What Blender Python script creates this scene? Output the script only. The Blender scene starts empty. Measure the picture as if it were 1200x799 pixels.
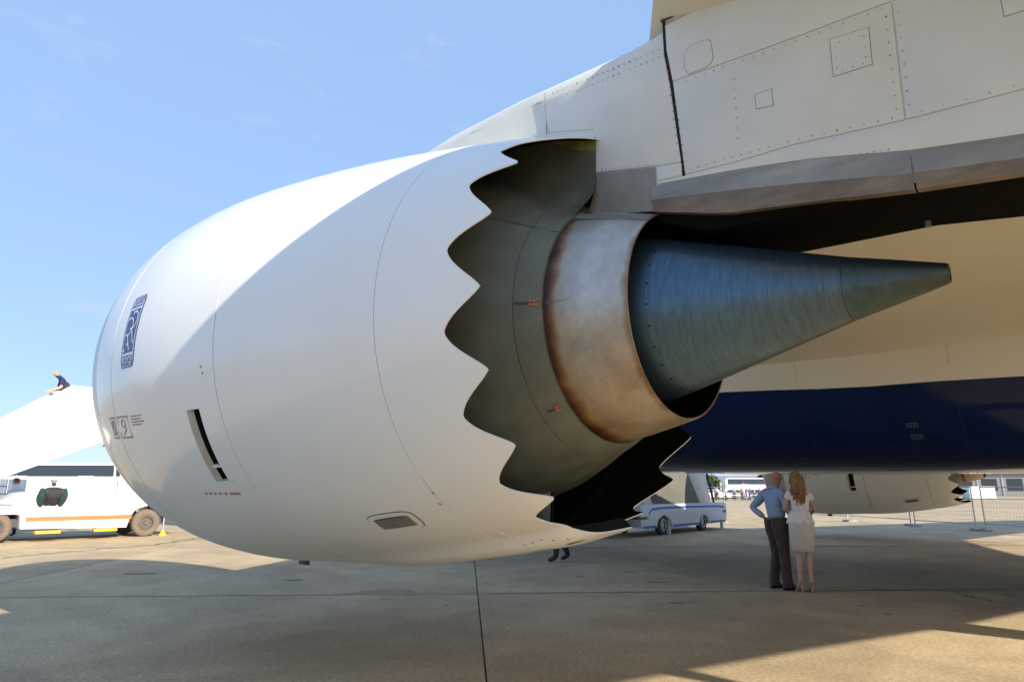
import bpy, bmesh, math, random
from mathutils import Vector, Matrix, Euler
random.seed(7)
R_ = math.radians
SC = bpy.context.scene
COL = SC.collection

# ------------------------------------------------------------------ camera
TH, ROLL, HORIZ, FPX = 0.7188, 0.0022, 572.4981, 759.881
pit = math.atan((HORIZ - 399.5) / FPX)
F0 = Vector((-math.sin(TH), math.cos(TH), 0)); R0 = Vector((math.cos(TH), math.sin(TH), 0)); U0 = Vector((0, 0, 1))
Fv = F0 * math.cos(pit) + U0 * math.sin(pit); Uv = U0 * math.cos(pit) - F0 * math.sin(pit)
Rv = R0 * math.cos(ROLL) + Uv * math.sin(ROLL); Uv = Uv * math.cos(ROLL) - R0 * math.sin(ROLL)
CAM = Vector((3.0079, -3.7982, 1.485))
cd = bpy.data.cameras.new("camera"); cam = bpy.data.objects.new("camera", cd); COL.objects.link(cam)
cd.sensor_width = 36; cd.lens = FPX / 1200 * 36; cd.clip_start = .05; cd.clip_end = 9000
cam.matrix_world = Matrix(((Rv.x, Uv.x, -Fv.x, CAM.x), (Rv.y, Uv.y, -Fv.y, CAM.y), (Rv.z, Uv.z, -Fv.z, CAM.z), (0, 0, 0, 1)))
SC.camera = cam

# ------------------------------------------------------------------ light
SUN = Vector((-2.014, 0.152, -1.0)).normalized()
sl = bpy.data.lights.new("sun", 'SUN'); sun = bpy.data.objects.new("sun", sl); COL.objects.link(sun)
sl.energy = 2.8; sl.angle = R_(0.53); sl.color = (1.0, 0.91, 0.76)
sun.rotation_mode = 'QUATERNION'; sun.rotation_quaternion = SUN.to_track_quat('-Z', 'Y'); sun.location = (40, -5, 30)
W = bpy.data.worlds.new("World"); SC.world = W; W.use_nodes = True
wn = W.node_tree; wn.nodes.clear()
def N(t, ty, **kw):
    n = t.nodes.new(ty)
    for k, v in kw.items():
        if hasattr(n, k): setattr(n, k, v)
        else: n.inputs[k.replace('_', ' ')].default_value = v
    return n
wo = N(wn, 'ShaderNodeOutputWorld'); bg = N(wn, 'ShaderNodeBackground'); bg.inputs[1].default_value = 0.15
sky = N(wn, 'ShaderNodeTexSky'); sky.sky_type = 'NISHITA'; sky.sun_disc = False
sky.sun_elevation = math.asin(-SUN.z); sky.sun_rotation = math.atan2(-SUN.x, -SUN.y)
sky.air_density = 1.0; sky.dust_density = 0.3; sky.ozone_density = 1.6; sky.altitude = 150
tc = N(wn, 'ShaderNodeTexCoord'); mp = N(wn, 'ShaderNodeMapping'); mp.inputs['Scale'].default_value = (2.2, 2.2, 7.0)
nz = N(wn, 'ShaderNodeTexNoise'); nz.inputs['Scale'].default_value = 2.4; nz.inputs['Detail'].default_value = 7; nz.inputs['Roughness'].default_value = .62
cr = N(wn, 'ShaderNodeValToRGB'); cr.color_ramp.elements[0].position = .60; cr.color_ramp.elements[1].position = .88
cm = N(wn, 'ShaderNodeMath', operation='MULTIPLY'); cm.inputs[1].default_value = .55
mx = N(wn, 'ShaderNodeMixRGB'); mx.inputs[2].default_value = (1.6, 1.6, 1.95, 1)
L = wn.links.new
L(tc.outputs['Generated'], mp.inputs[0]); L(mp.outputs[0], nz.inputs['Vector']); L(nz.outputs[0], cr.inputs[0]); L(cr.outputs[0], cm.inputs[0])
pale = N(wn, 'ShaderNodeMixRGB'); pale.inputs[0].default_value = .90; pale.inputs[2].default_value = (.74, 1.13, 1.86, 1)   # flat pale blue mixed in to even out the sky
L(sky.outputs[0], pale.inputs[1]); L(cm.outputs[0], mx.inputs[0]); L(pale.outputs[0], mx.inputs[1]); L(mx.outputs[0], bg.inputs[0]); L(bg.outputs[0], wo.inputs[0])
SC.view_settings.view_transform = 'Standard'; SC.view_settings.look = 'None'
SC.view_settings.exposure = 1.68; SC.view_settings.gamma = 1.0; SC.view_settings.use_curve_mapping = False
SC.cycles.max_bounces = 8; SC.cycles.diffuse_bounces = 5

# ------------------------------------------------------------------ materials
MATS = {}
def mat(name, col, rough=.6, metal=0., var=.08, scale=6., bump=0., bscale=40., coat=0., var2=0., scale2=.8, stretch=None, rvar=0., rnd=0., spec=.5, var3=0., scale3=40.):
    if name in MATS: return MATS[name]
    m = bpy.data.materials.new(name); m.use_nodes = True; t = m.node_tree; b = t.nodes['Principled BSDF']; l = t.links.new
    b.inputs['Roughness'].default_value = rough; b.inputs['Metallic'].default_value = metal
    b.inputs['Specular IOR Level'].default_value = spec
    if coat: b.inputs['Coat Weight'].default_value = coat; b.inputs['Coat Roughness'].default_value = .06
    tcn = N(t, 'ShaderNodeTexCoord'); src = tcn.outputs['Object']
    if stretch:
        mpn = N(t, 'ShaderNodeMapping'); mpn.inputs['Scale'].default_value = stretch; l(src, mpn.inputs[0]); src = mpn.outputs[0]
    n1 = N(t, 'ShaderNodeTexNoise'); n1.inputs['Scale'].default_value = scale; n1.inputs['Detail'].default_value = 6; n1.inputs['Roughness'].default_value = .6; l(src, n1.inputs['Vector'])
    def mul(prev, node, amt):
        mr = N(t, 'ShaderNodeMapRange'); mr.inputs[1].default_value = .3; mr.inputs[2].default_value = .7; mr.inputs[3].default_value = 1 - amt; mr.inputs[4].default_value = 1 + amt
        l(node, mr.inputs[0]); v = N(t, 'ShaderNodeVectorMath', operation='SCALE'); l(prev, v.inputs[0]); l(mr.outputs[0], v.inputs['Scale']); return v.outputs[0]
    rgb = N(t, 'ShaderNodeRGB'); rgb.outputs[0].default_value = (*col, 1); c = mul(rgb.outputs[0], n1.outputs[0], var)
    if var2:
        n2 = N(t, 'ShaderNodeTexNoise'); n2.inputs['Scale'].default_value = scale2; n2.inputs['Detail'].default_value = 4; l(src, n2.inputs['Vector']); c = mul(c, n2.outputs[0], var2)
    if var3:
        n4 = N(t, 'ShaderNodeTexNoise'); n4.inputs['Scale'].default_value = scale3; n4.inputs['Detail'].default_value = 3; n4.inputs['Roughness'].default_value = .8; l(src, n4.inputs['Vector']); c = mul(c, n4.outputs[0], var3)
    if rnd:
        oi = N(t, 'ShaderNodeObjectInfo'); mr = N(t, 'ShaderNodeMapRange'); mr.inputs[3].default_value = 1 - rnd; mr.inputs[4].default_value = 1 + rnd
        l(oi.outputs['Random'], mr.inputs[0]); v = N(t, 'ShaderNodeVectorMath', operation='SCALE'); l(c, v.inputs[0]); l(mr.outputs[0], v.inputs['Scale']); c = v.outputs[0]
    l(c, b.inputs['Base Color'])
    if rvar:
        mr = N(t, 'ShaderNodeMapRange'); mr.inputs[1].default_value = .3; mr.inputs[2].default_value = .7; mr.inputs[3].default_value = rough - rvar; mr.inputs[4].default_value = rough + rvar
        l(n1.outputs[0], mr.inputs[0]); l(mr.outputs[0], b.inputs['Roughness'])
    if bump:
        n3 = N(t, 'ShaderNodeTexNoise'); n3.inputs['Scale'].default_value = bscale; n3.inputs['Detail'].default_value = 5; l(src, n3.inputs['Vector'])
        bp = N(t, 'ShaderNodeBump'); bp.inputs['Strength'].default_value = bump; bp.inputs['Distance'].default_value = .01; l(n3.outputs[0], bp.inputs['Height']); l(bp.outputs[0], b.inputs['Normal'])
    MATS[name] = m; return m

def ramp_over(name, colour_stops, axis_fn, rough=.45, metal=.6, noise_amt=.03, nscale=9., var=.12, vscale=(3, 3, 3), axis=0, ground_reflect=None):
    """metal whose heat tint runs along the engine axis (object X), ragged by noise"""
    m = bpy.data.materials.new(name); m.use_nodes = True; t = m.node_tree; b = t.nodes['Principled BSDF']; l = t.links.new
    b.inputs['Roughness'].default_value = rough; b.inputs['Metallic'].default_value = metal
    tcn = N(t, 'ShaderNodeTexCoord'); sx = N(t, 'ShaderNodeSeparateXYZ'); l(tcn.outputs['Object'], sx.inputs[0])
    n1 = N(t, 'ShaderNodeTexNoise'); n1.inputs['Scale'].default_value = nscale; n1.inputs['Detail'].default_value = 5; l(tcn.outputs['Object'], n1.inputs['Vector'])
    a = N(t, 'ShaderNodeMath', operation='SUBTRACT'); l(n1.outputs[0], a.inputs[0]); a.inputs[1].default_value = .5
    a2 = N(t, 'ShaderNodeMath', operation='MULTIPLY_ADD'); l(a.outputs[0], a2.inputs[0]); a2.inputs[1].default_value = noise_amt * 4; l(sx.outputs[axis], a2.inputs[2])
    lo, hi = axis_fn
    mr = N(t, 'ShaderNodeMapRange'); mr.inputs[1].default_value = lo; mr.inputs[2].default_value = hi; l(a2.outputs[0], mr.inputs[0])
    cr = N(t, 'ShaderNodeValToRGB'); el = cr.color_ramp.elements
    while len(el) > 1: el.remove(el[-1])
    for i, (p, c) in enumerate(colour_stops):
        e = el[0] if i == 0 else el.new(p); e.position = p; e.color = (*c, 1)
    l(mr.outputs[0], cr.inputs[0])
    mp = N(t, 'ShaderNodeMapping'); mp.inputs['Scale'].default_value = vscale; l(tcn.outputs['Object'], mp.inputs[0])
    n2 = N(t, 'ShaderNodeTexNoise'); n2.inputs['Scale'].default_value = 1.; n2.inputs['Detail'].default_value = 8; n2.inputs['Roughness'].default_value = .7; l(mp.outputs[0], n2.inputs['Vector'])
    m2 = N(t, 'ShaderNodeMapRange'); m2.inputs[1].default_value = .3; m2.inputs[2].default_value = .7; m2.inputs[3].default_value = 1 - var; m2.inputs[4].default_value = 1 + var; l(n2.outputs[0], m2.inputs[0])
    csock = cr.outputs[0]
    if ground_reflect:      # brown ground reflection painted into the lower half, patchy
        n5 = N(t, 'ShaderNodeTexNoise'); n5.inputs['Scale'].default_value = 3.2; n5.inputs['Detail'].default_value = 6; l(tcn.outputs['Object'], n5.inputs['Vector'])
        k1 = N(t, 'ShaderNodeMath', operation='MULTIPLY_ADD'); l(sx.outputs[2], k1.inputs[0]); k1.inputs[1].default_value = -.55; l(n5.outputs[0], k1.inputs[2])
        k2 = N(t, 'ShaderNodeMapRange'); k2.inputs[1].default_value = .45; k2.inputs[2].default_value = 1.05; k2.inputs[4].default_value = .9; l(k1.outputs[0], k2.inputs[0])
        ms = N(t, 'ShaderNodeMixRGB', blend_type='MULTIPLY'); l(k2.outputs[0], ms.inputs[0]); l(csock, ms.inputs[1]); ms.inputs[2].default_value = (*ground_reflect, 1); csock = ms.outputs[0]
    v = N(t, 'ShaderNodeVectorMath', operation='SCALE'); l(csock, v.inputs[0]); l(m2.outputs[0], v.inputs['Scale']); l(v.outputs[0], b.inputs['Base Color'])
    m3 = N(t, 'ShaderNodeMapRange'); m3.inputs[1].default_value = .3; m3.inputs[2].default_value = .7; m3.inputs[3].default_value = rough + .12; m3.inputs[4].default_value = rough - .08; l(n2.outputs[0], m3.inputs[0]); l(m3.outputs[0], b.inputs['Roughness'])
    MATS[name] = m; return m

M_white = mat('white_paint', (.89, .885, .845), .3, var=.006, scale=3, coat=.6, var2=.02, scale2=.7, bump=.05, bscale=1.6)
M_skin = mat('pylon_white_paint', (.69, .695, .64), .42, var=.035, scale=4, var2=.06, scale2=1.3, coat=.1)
M_seal = mat('red_brown_sealant', (.22, .10, .08), .7)
M_gap = mat('dark_gap', (.015, .015, .015), .9)
M_lip = mat('lip_metal', (.60, .59, .56), .38, .5, var=.05, scale=8)
M_duct = mat('duct_composite', (.125, .135, .103), .42, .0, var=.14, scale=7, var2=.22, scale2=1.6, rvar=.1)
M_duct_out = mat('duct_outer_liner', (.012, .012, .009), .6, .0, spec=.15, var=.14, scale=7, var2=.15, scale2=2)
M_primer = mat('green_primer', (.20, .25, .065), .5, var=.4, scale=9)
M_black = mat('matt_black', (.006, .006, .0055), .9, var=.25, scale=12, spec=.05)  # near-black for the pylon underside, bulkheads, slot floor and bolts
M_shield = mat('grey_heat_shield', (.25, .235, .20), .5, .2, var=.10, scale=14, var2=.15, scale2=3, rvar=.08)
M_hstrip = mat('pylon_heat_strip', (.29, .275, .24), .42, .3, var=.16, scale=7, var2=.22, scale2=2.2, rvar=.1, stretch=(.6, 1, 2.2))
M_hlow = mat('pylon_heat_strip_edge', (.20, .158, .118), .45, .3, var=.22, scale=9, var2=.25, scale2=3, stretch=(.7, 1, 2))
M_nozzle = ramp_over('core_nozzle_metal', [(0, (.04, .025, .025)), (.05, (.10, .045, .03)), (.11, (.27, .15, .07)), (.19, (.45, .40, .33)), (.5, (.53, .515, .48)), (.93, (.50, .475, .43)), (1, (.30, .21, .13))], (.655, 1.17), .4, .6, .03, 5, .18, (6, 6, 6), ground_reflect=(.62, .45, .27))
M_plug = ramp_over('plug_titanium', [(0, (.075, .125, .165)), (.45, (.09, .16, .225)), (.8, (.095, .13, .155)), (1, (.075, .085, .085))], (.7, 2.65), .36, .8, .03, 4, .24, (70, 7, 7))
M_plug2 = ramp_over('plug_tip_titanium', [(0, (.07, .12, .13)), (1, (.07, .08, .07))], (2.1, 2.65), .42, .8, .03, 8, .22, (12, 14, 14))
M_rivet = mat('rivet_dark', (.20, .20, .19), .6)
M_rivet2 = mat('rivet_grey', (.42, .42, .41), .5)
M_edge = mat('nozzle_edge_paint', (.78, .78, .74), .35)
M_fus = mat('fuselage_white', (.66, .625, .515), .45, var=.015, scale=1.2, coat=.3, var2=.02, scale2=.3)
M_blue = mat('belly_blue', (.004, .015, .072), .1, var=.15, scale=1.5, spec=.22)
M_grey = mat('wing_white', (.70, .66, .55), .45, var=.04, scale=2)
M_logo = mat('badge_blue', (.03, .05, .23), .35)
M_ink = mat('placard_ink', (.35, .22, .20), .6)
M_tyre = mat('tyre_rubber', (.05, .042, .036), .85, var=.25, scale=20)
M_dusty = mat('dusty_tyre', (.16, .12, .09), .9, var=.25, scale=16)
M_rim = mat('wheel_rim', (.42, .42, .41), .4, .5)
M_steel = mat('galvanised_steel', (.46, .46, .46), .42, .7, var=.12, scale=15)
M_dsteel = mat('dark_steel', (.07, .07, .075), .5, .4)
M_tw = mat('truck_white', (.80, .80, .78), .35, var=.03, scale=3, coat=.3)
M_orange = mat('orange_stripe', (.62, .15, .05), .5)
M_yellow = mat('yellow_paint', (.80, .45, .03), .5)
M_bluestripe = mat('blue_stripe', (.03, .10, .48), .45)
M_glass = mat('dark_glass', (.03, .04, .06), .08, coat=.3)
M_cgrey = mat('cool_grey_paint', (.55, .57, .60), .45)
M_conc = mat('apron_concrete', (.395, .302, .182), .85, var=.15, scale=1.6, var2=.22, scale2=.35, bump=.35, bscale=60, rnd=.05, var3=.30, scale3=26)
M_conc2 = mat('distant_concrete', (.39, .30, .185), .9, var=.06, scale=.12, var2=.08, scale2=.03)
M_tar = mat('tar', (.05, .045, .04), .7, var=.2)
M_tar2 = mat('worn_tar', (.16, .125, .085), .8, var=.3, scale=5)
M_oil = mat('oil_stain', (.20, .15, .09), .7, var=.2, scale=9)
M_patchc = mat('patched_concrete', (.30, .232, .14), .85, var=.1, scale=4)
M_mark = mat('tyre_mark_grey', (.27, .21, .135), .85, var=.2, scale=14, var2=.15, scale2=3)
M_grass = mat('dry_grass', (.10, .13, .045), .95, var=.3, scale=.4)

# ------------------------------------------------------------------ mesh helper
class MB:
    def __init__(s): s.v = []; s.f = []; s.m = []; s.cur = 0
    def mat(s, i): s.cur = i; return s
    def vert(s, p): s.v.append(tuple(p)); return len(s.v) - 1
    def face(s, idx, m=None): s.f.append(tuple(idx)); s.m.append(s.cur if m is None else m)
    def poly(s, pts, m=None): s.face([s.vert(p) for p in pts], m)
    def grid(s, rows, closed=False, m=None, skip=None):
        n = len(rows[0]); ids = [[s.vert(p) for p in r] for r in rows]
        for i in range(len(rows) - 1):
            for j in range(n if closed else n - 1):
                if skip and skip(i, j): continue
                k = (j + 1) % n; s.face((ids[i][j], ids[i][k], ids[i + 1][k], ids[i + 1][j]), m)
        return ids
    def box(s, c, d, rot=None, m=None, taper=1.):
        hx, hy, hz = d[0] / 2, d[1] / 2, d[2] / 2; c = Vector(c); ids = []
        for z in (-1, 1):
            k = taper if z > 0 else 1.
            for x, y in ((-1, -1), (1, -1), (1, 1), (-1, 1)):
                p = Vector((x * hx * k, y * hy * k, z * hz))
                if rot: p = rot @ p
                ids.append(s.vert(c + p))
        a = ids
        for q in ((0, 3, 2, 1), (4, 5, 6, 7), (0, 1, 5, 4), (1, 2, 6, 5), (2, 3, 7, 6), (3, 0, 4, 7)): s.face([a[i] for i in q], m)
        return s
    def tube(s, pts, r, n=8, m=None, cap=True):
        pts = [Vector(p) for p in pts]; rr = r if isinstance(r, (list, tuple)) else [r] * len(pts); rows = []
        prev = None
        for i, p in enumerate(pts):
            d = (pts[min(i + 1, len(pts) - 1)] - pts[max(i - 1, 0)]).normalized()
            u = prev - d * prev.dot(d) if prev is not None else d.cross(Vector((0, 0, 1)) if abs(d.z) < .9 else Vector((1, 0, 0)))
            u.normalize(); w = d.cross(u); prev = u
            q = rr[i] if isinstance(rr[i], (tuple, list)) else (rr[i], rr[i])
            rows.append([p + u * q[0] * math.cos(2 * math.pi * k / n) + w * q[1] * math.sin(2 * math.pi * k / n) for k in range(n)])
        ids = s.grid(rows, True, m)
        if cap: s.face(ids[0][::-1], m); s.face(ids[-1], m)
        return s
    def loft(s, rings, cap=True, m=None):
        ids = s.grid(rings, True, m)
        if cap: s.face(ids[0][::-1], m); s.face(ids[-1], m)
        return s
    def prism(s, poly, axis, a, b, m=None):
        """poly of 2D points; axis = extrusion axis 'x'/'y'/'z'"""
        def P(p, t): return {'x': (t, p[0], p[1]), 'y': (p[0], t, p[1]), 'z': (p[0], p[1], t)}[axis]
        A = [s.vert(P(p, a)) for p in poly]; B = [s.vert(P(p, b)) for p in poly]; n = len(poly)
        s.face(A[::-1], m); s.face(B, m)
        for i in range(n): s.face((A[i], A[(i + 1) % n], B[(i + 1) % n], B[i]), m)
        return s
    def build(s, name, mats, parent=None, local=False, sharp=38, bevel=0, kind=None, fix=True):
        me = bpy.data.meshes.new(name); me.from_pydata(s.v, [], s.f)
        for mm in (mats if isinstance(mats, (list, tuple)) else [mats]): me.materials.append(mm)
        me.polygons.foreach_set('material_index', s.m)
        if fix or bevel:
            bm = bmesh.new(); bm.from_mesh(me)
            if fix: bmesh.ops.recalc_face_normals(bm, faces=bm.faces)
            if bevel:
                es = [e for e in bm.edges if len(e.link_faces) == 2 and e.calc_face_angle(0) > R_(40)]
                bmesh.ops.bevel(bm, geom=es, offset=bevel, segments=2, profile=.6, affect='EDGES', clamp_overlap=True)
            bm.to_mesh(me); bm.free()
        me.shade_smooth(); me.set_sharp_from_angle(angle=R_(sharp)); me.update()
        return link(name, me, parent, local, kind)
WM = {}
def link(name, me, parent=None, local=False, kind=None):
    o = bpy.data.objects.new(name, me); COL.objects.link(o); WM[o.name] = Matrix.Identity(4)
    if parent is not None:
        o.parent = parent
        if not local: o.matrix_parent_inverse = WM[parent.name].inverted()
        else: WM[o.name] = WM[parent.name]
    if kind: o['kind'] = kind
    return o
def tag(o, label, cat, group=None):
    o['label'] = label; o['category'] = cat
    if group: o['group'] = group
    return o
def empty(name, label, cat, loc=(0, 0, 0), rz=0, group=None):
    o = bpy.data.objects.new(name, None); COL.objects.link(o); o.location = loc; o.rotation_euler = (0, 0, rz); o.empty_display_size = .3
    WM[o.name] = Matrix.Translation(loc) @ Matrix.Rotation(rz, 4, 'Z')
    return tag(o, label, cat, group)
def copy_tree(o, parent=None):
    c = o.copy(); COL.objects.link(c); WM[c.name] = WM.get(o.name, Matrix.Identity(4))
    if parent is not None: c.parent = parent
    for ch in list(o.children): copy_tree(ch, c)
    return c
def shrink(poly, d):
    n = len(poly); out = []; A = sum(poly[i][0] * poly[(i + 1) % n][1] - poly[(i + 1) % n][0] * poly[i][1] for i in range(n)); sg = 1 if A > 0 else -1
    for i in range(n):
        p0, p1, p2 = Vector(poly[i - 1]), Vector(poly[i]), Vector(poly[(i + 1) % n])
        a = (p1 - p0).normalized(); b = (p2 - p1).normalized(); na = Vector((-a.y, a.x)) * sg; nb = Vector((-b.y, b.x)) * sg
        k = na + nb; k = k / max(.4, k.dot(na)); out.append(tuple(p1 + k * d))
    return out

# ------------------------------------------------------------------ ground
apron = MB()
r2 = math.sqrt(.5)
def UV(u, v): return (r2 * (u + v), r2 * (v - u))
U_J, V_J, SL = -5.2, -0.38, 7.6
u0, u1, v0, v1 = U_J - 6 * SL, U_J + 3 * SL, V_J - 3 * SL, V_J + 5 * SL
B = 4000
def pt(u, v, z=0): x, y = UV(u, v); return (x, y, z)
# one sheet to the horizon with a square opening where the single slabs lie
inner = [pt(u0, v0), pt(u1, v0), pt(u1, v1), pt(u0, v1)]; outer = [pt(-B, -B), pt(B, -B), pt(B, B), pt(-B, B)]
ii = [apron.vert(p) for p in inner]; oo = [apron.vert(p) for p in outer]
for k in range(4): apron.face((oo[k], oo[(k + 1) % 4], ii[(k + 1) % 4], ii[k]))
apron = apron.build('ground', M_conc2, kind='structure')
bed = MB(); bed.poly([pt(u0 - .05, v0 - .05, -.03), pt(u1 + .05, v0 - .05, -.03), pt(u1 + .05, v1 + .05, -.03), pt(u0 - .05, v1 + .05, -.03)])
bed.build('joint_filler', mat('joint_filler_grey', (.085, .075, .065), .9), apron)
def slab_mesh():
    b = MB(); h = SL / 2; g = .007; e = .008
    rings = [[(x * (h - g), y * (h - g), -.028) for x, y in ((-1, -1), (1, -1), (1, 1), (-1, 1))],
             [(x * (h - g), y * (h - g), -.008) for x, y in ((-1, -1), (1, -1), (1, 1), (-1, 1))],
             [(x * (h - g - e), y * (h - g - e), 0) for x, y in ((-1, -1), (1, -1), (1, 1), (-1, 1))]]
    ids = b.grid(rings, True); b.face(ids[-1]); return b
sm = None
for i in range(9):
    for j in range(8):
        cx, cy = UV(u0 + (i + .5) * SL, v0 + (j + .5) * SL)
        if sm is None: o = slab_mesh().build('concrete_slab', M_conc, apron, sharp=20); sm = o.data
        else: o = link('concrete_slab', sm, apron)
        o.location = (cx, cy, random.uniform(-.002, .002)); o.rotation_euler = (0, 0, R_(-45) + (math.pi / 2) * random.randint(0, 3))
def ribbon(name, pts, w, m, z=.004, parent=None):
    b = MB(); a = []; c = []; n = len(pts)
    P = [Vector((*p, z)) for p in pts]; Q = []
    for i in range(n - 1):
        for k in range(8):
            t = k / 8; Q.append(P[i].lerp(P[i + 1], t))
    Q.append(P[-1])
    for i, p in enumerate(Q):
        d = (Q[min(i + 1, len(Q) - 1)] - Q[max(0, i - 1)]).normalized(); s = Vector((-d.y, d.x, 0)); ww = w * random.uniform(.45, 1.25); off = s * random.uniform(-w, w) * .7
        a.append(p + off + s * ww / 2); c.append(p + off - s * ww / 2)
    b.grid([a, c]); return b.build(name, m, parent or apron)
ribbon('tar_seam', [(-14.6, -1.2), (-15.0, 0), (-15.5, 1.1), (-15.8, 2.2), (-16.2, 3.6), (-17.3, 5.0), (-19.5, 7.2)], .14, M_tar2)
ribbon('tar_seam', [UV(U_J, v) for v in (-12, -8, -5, -2.5, 0, 3, 6, 9, 12)], .05, M_tar2)
ribbon('tar_seam', [UV(U_J - SL, v) for v in (-4, 0, 4, 8, 12, 16, 20)], .07, M_tar2)
ribbon('crack', [(.3, 7.6), (.7, 8.1), (1.0, 8.3), (1.3, 8.1), (1.55, 7.8), (1.8, 7.6), (2.2, 7.5)], .05, M_tar)
ribbon('crack', [UV(U_J - SL, v) for v in (8.6, 9.6, 10.4)], .1, M_tar)
ribbon('crack', [UV(U_J - SL, v) for v in (13.2, 14.0)], .09, M_tar)
def blot(name, c, rx, ry, m, rz=0, z=.0045):
    b = MB(); n = 22; ph = random.random() * 6
    ids = [b.vert((c[0] + math.cos(rz) * rx * k * math.cos(t) - math.sin(rz) * ry * k * math.sin(t), c[1] + math.sin(rz) * rx * k * math.cos(t) + math.cos(rz) * ry * k * math.sin(t), z))
           for t, k in [(2 * math.pi * i / n, 1 + .18 * math.sin(3 * 2 * math.pi * i / n + ph) + random.uniform(-.12, .12)) for i in range(n)]]
    b.face(ids); return b.build(name, m, apron)
for c, rx, ry, m in (((-10.0, 1.0), .30, .12, M_oil), ((-3.6, 7.0), .10, .05, M_oil), ((-3.9, 5.9), .07, .05, M_tar2), ((-2.6, 6.2), .18, .05, M_oil), ((.5, 6.0), .05, .04, M_tar2),
                     ((1.35, 8.45), .25, .1, M_patchc), ((-1.4, 4.6), .12, .06, M_oil), ((-7.2, 2.4), .15, .08, M_oil), ((-5.0, 2.6), .5, .3, M_patchc), ((.9, 5.6), .05, .05, M_tar2)):
    blot('oil_stain', c, rx, ry, m, rz=R_(40))
rr_ = random.Random(5)
for k in range(5):
    p = Vector((rr_.uniform(-9, 1.2), rr_.uniform(1.2, 9))); d = Vector((rr_.uniform(-1, 1), rr_.uniform(-1, 1))).normalized(); q = [p]
    for i in range(4): d = (d + Vector((rr_.uniform(-.6, .6), rr_.uniform(-.6, .6)))).normalized(); q.append(q[-1] + d * rr_.uniform(.15, .4))
    ribbon('crack', [tuple(v) for v in q], .012, M_tar2, z=.0038)
for k in range(26): blot('spall', (rr_.uniform(-9, 1.2), rr_.uniform(1, 9)), rr_.uniform(.015, .05), rr_.uniform(.01, .03), rr_.choice([M_tar2, M_oil, M_patchc]), rr_.uniform(0, 3))
g = MB(); g.poly([(-260, 88, .02), (-60, 112, .02), (120, 160, .02), (300, 200, .02), (300, 215, .02), (120, 172, .02), (-62, 120, .02), (-260, 96, .02)])
g.build('grass_verge', M_grass, kind='structure')

# ------------------------------------------------------------------ nacelle profile (metres, s = aft along engine axis)
SN, RN, SM, RM, EX = -4.75, 1.45, -3.2, 1.91, 2.4
S_A, R_A, S_B, R_B, S_V, R_V, S_T, R_T, S_L = -1.6554, 1.7813, -.0845, 1.5137, .4214, 1.4019, .6296, 1.334, -3.424
KS = [SM, S_A, S_B, S_V, S_T]; KR = [RM, R_A, R_B, R_V, R_T]
KH = [KS[i + 1] - KS[i] for i in range(4)]; KD = [(KR[i + 1] - KR[i]) / KH[i] for i in range(4)]
KM = [0] + [(KH[i] * KD[i - 1] + KH[i - 1] * KD[i]) / (KH[i] + KH[i - 1]) for i in range(1, 4)] + [KD[3]]
def nr(s):
    if s < SM:
        u = min(1, max(0, (SM - s) / (SM - SN))); return RN + (RM - RN) * (1 - u ** EX) ** (1 / EX)
    if s >= S_T: return R_T + KD[3] * (s - S_T)
    i = max(k for k in range(4) if KS[k] <= s); h = KH[i]; t = (s - KS[i]) / h
    return (2*t**3-3*t*t+1)*KR[i] + (t**3-2*t*t+t)*h*KM[i] + (-2*t**3+3*t*t)*KR[i+1] + (t**3-t*t)*h*KM[i+1]
def sstep(a, b, x): t = min(1, max(0, (x - a) / (b - a))); return t * t * (3 - 2 * t)
def keel(s, ph):
    d = ((ph + 180) % 360) - 180 - 87
    return .07 * math.exp(-(d / 8.5) ** 4) * sstep(-2.4, -.9, s)
def NP(s, ph, r): a = R_(ph); return (s, -r * math.cos(a), -r * math.sin(a))
def NO(s, ph, off=0.): return NP(s, ph, nr(s) + keel(s, ph) + off)
# trailing edge of the fan nozzle: tips 20 degrees apart, rounded valleys between
TEK = [(-75, .76), (-62, .63), (-53, .47), (-46.5, .418)]
for k in range(6):
    tp = -39.4 + 20.1 * k; TEK += [(tp, .634, 't')]
    if k < 5: TEK += [(tp + 10.05, .406, 'v')]
TEK += [(67.2, .405, 'v'), (72, .43), (78, .50), (84, .66), (88, .80), (91, .72), (95, .52), (98, .43), (101, .405), (106.5, .634, 't'), (117, .39, 'v'), (128, .634, 't'), (138, .39, 'v'), (148, .634, 't')]
for k in range(1, 4): TEK += [(148 + 20.1 * k - 10, .406, 'v'), (148 + 20.1 * k, .634, 't')]
TEK += [(217, .418), (224, .47), (238, .63), (255, .76), (270, .78), (285, .76)]
TEK = [(p[0], p[1], p[2] if len(p) > 2 else 'l') for p in TEK]
def chev(t):
    # small tip radius, nearly straight flank, wider rounded valley
    u = t ** .84; return .42 * u + .58 * (.5 - .5 * math.cos(math.pi * u))
def te(ph):
    while ph < -75: ph += 360
    while ph >= 285: ph -= 360
    for i in range(len(TEK) - 1):
        a, b = TEK[i], TEK[i + 1]
        if a[0] <= ph <= b[0]:
            t = (ph - a[0]) / (b[0] - a[0])
            if a[2] == 't' and b[2] == 'v': w = chev(t)
            elif a[2] == 'v' and b[2] == 't': w = 1 - chev(1 - t)
            elif a[2] == 't': w = 1 - (1 - t) ** 1.5
            elif b[2] == 't': w = t ** 1.5
            else: w = t
            return a[1] + (b[1] - a[1]) * w
    return .6
PH = [i * .75 for i in range(480)]
def ring(s, off=0.): return [NO(s, p, off) for p in PH]
PHC = [i * 2.5 for i in range(144)]
def lin(a, b, n): return [a + (b - a) * i / (n - 1) for i in range(n)]

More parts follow.
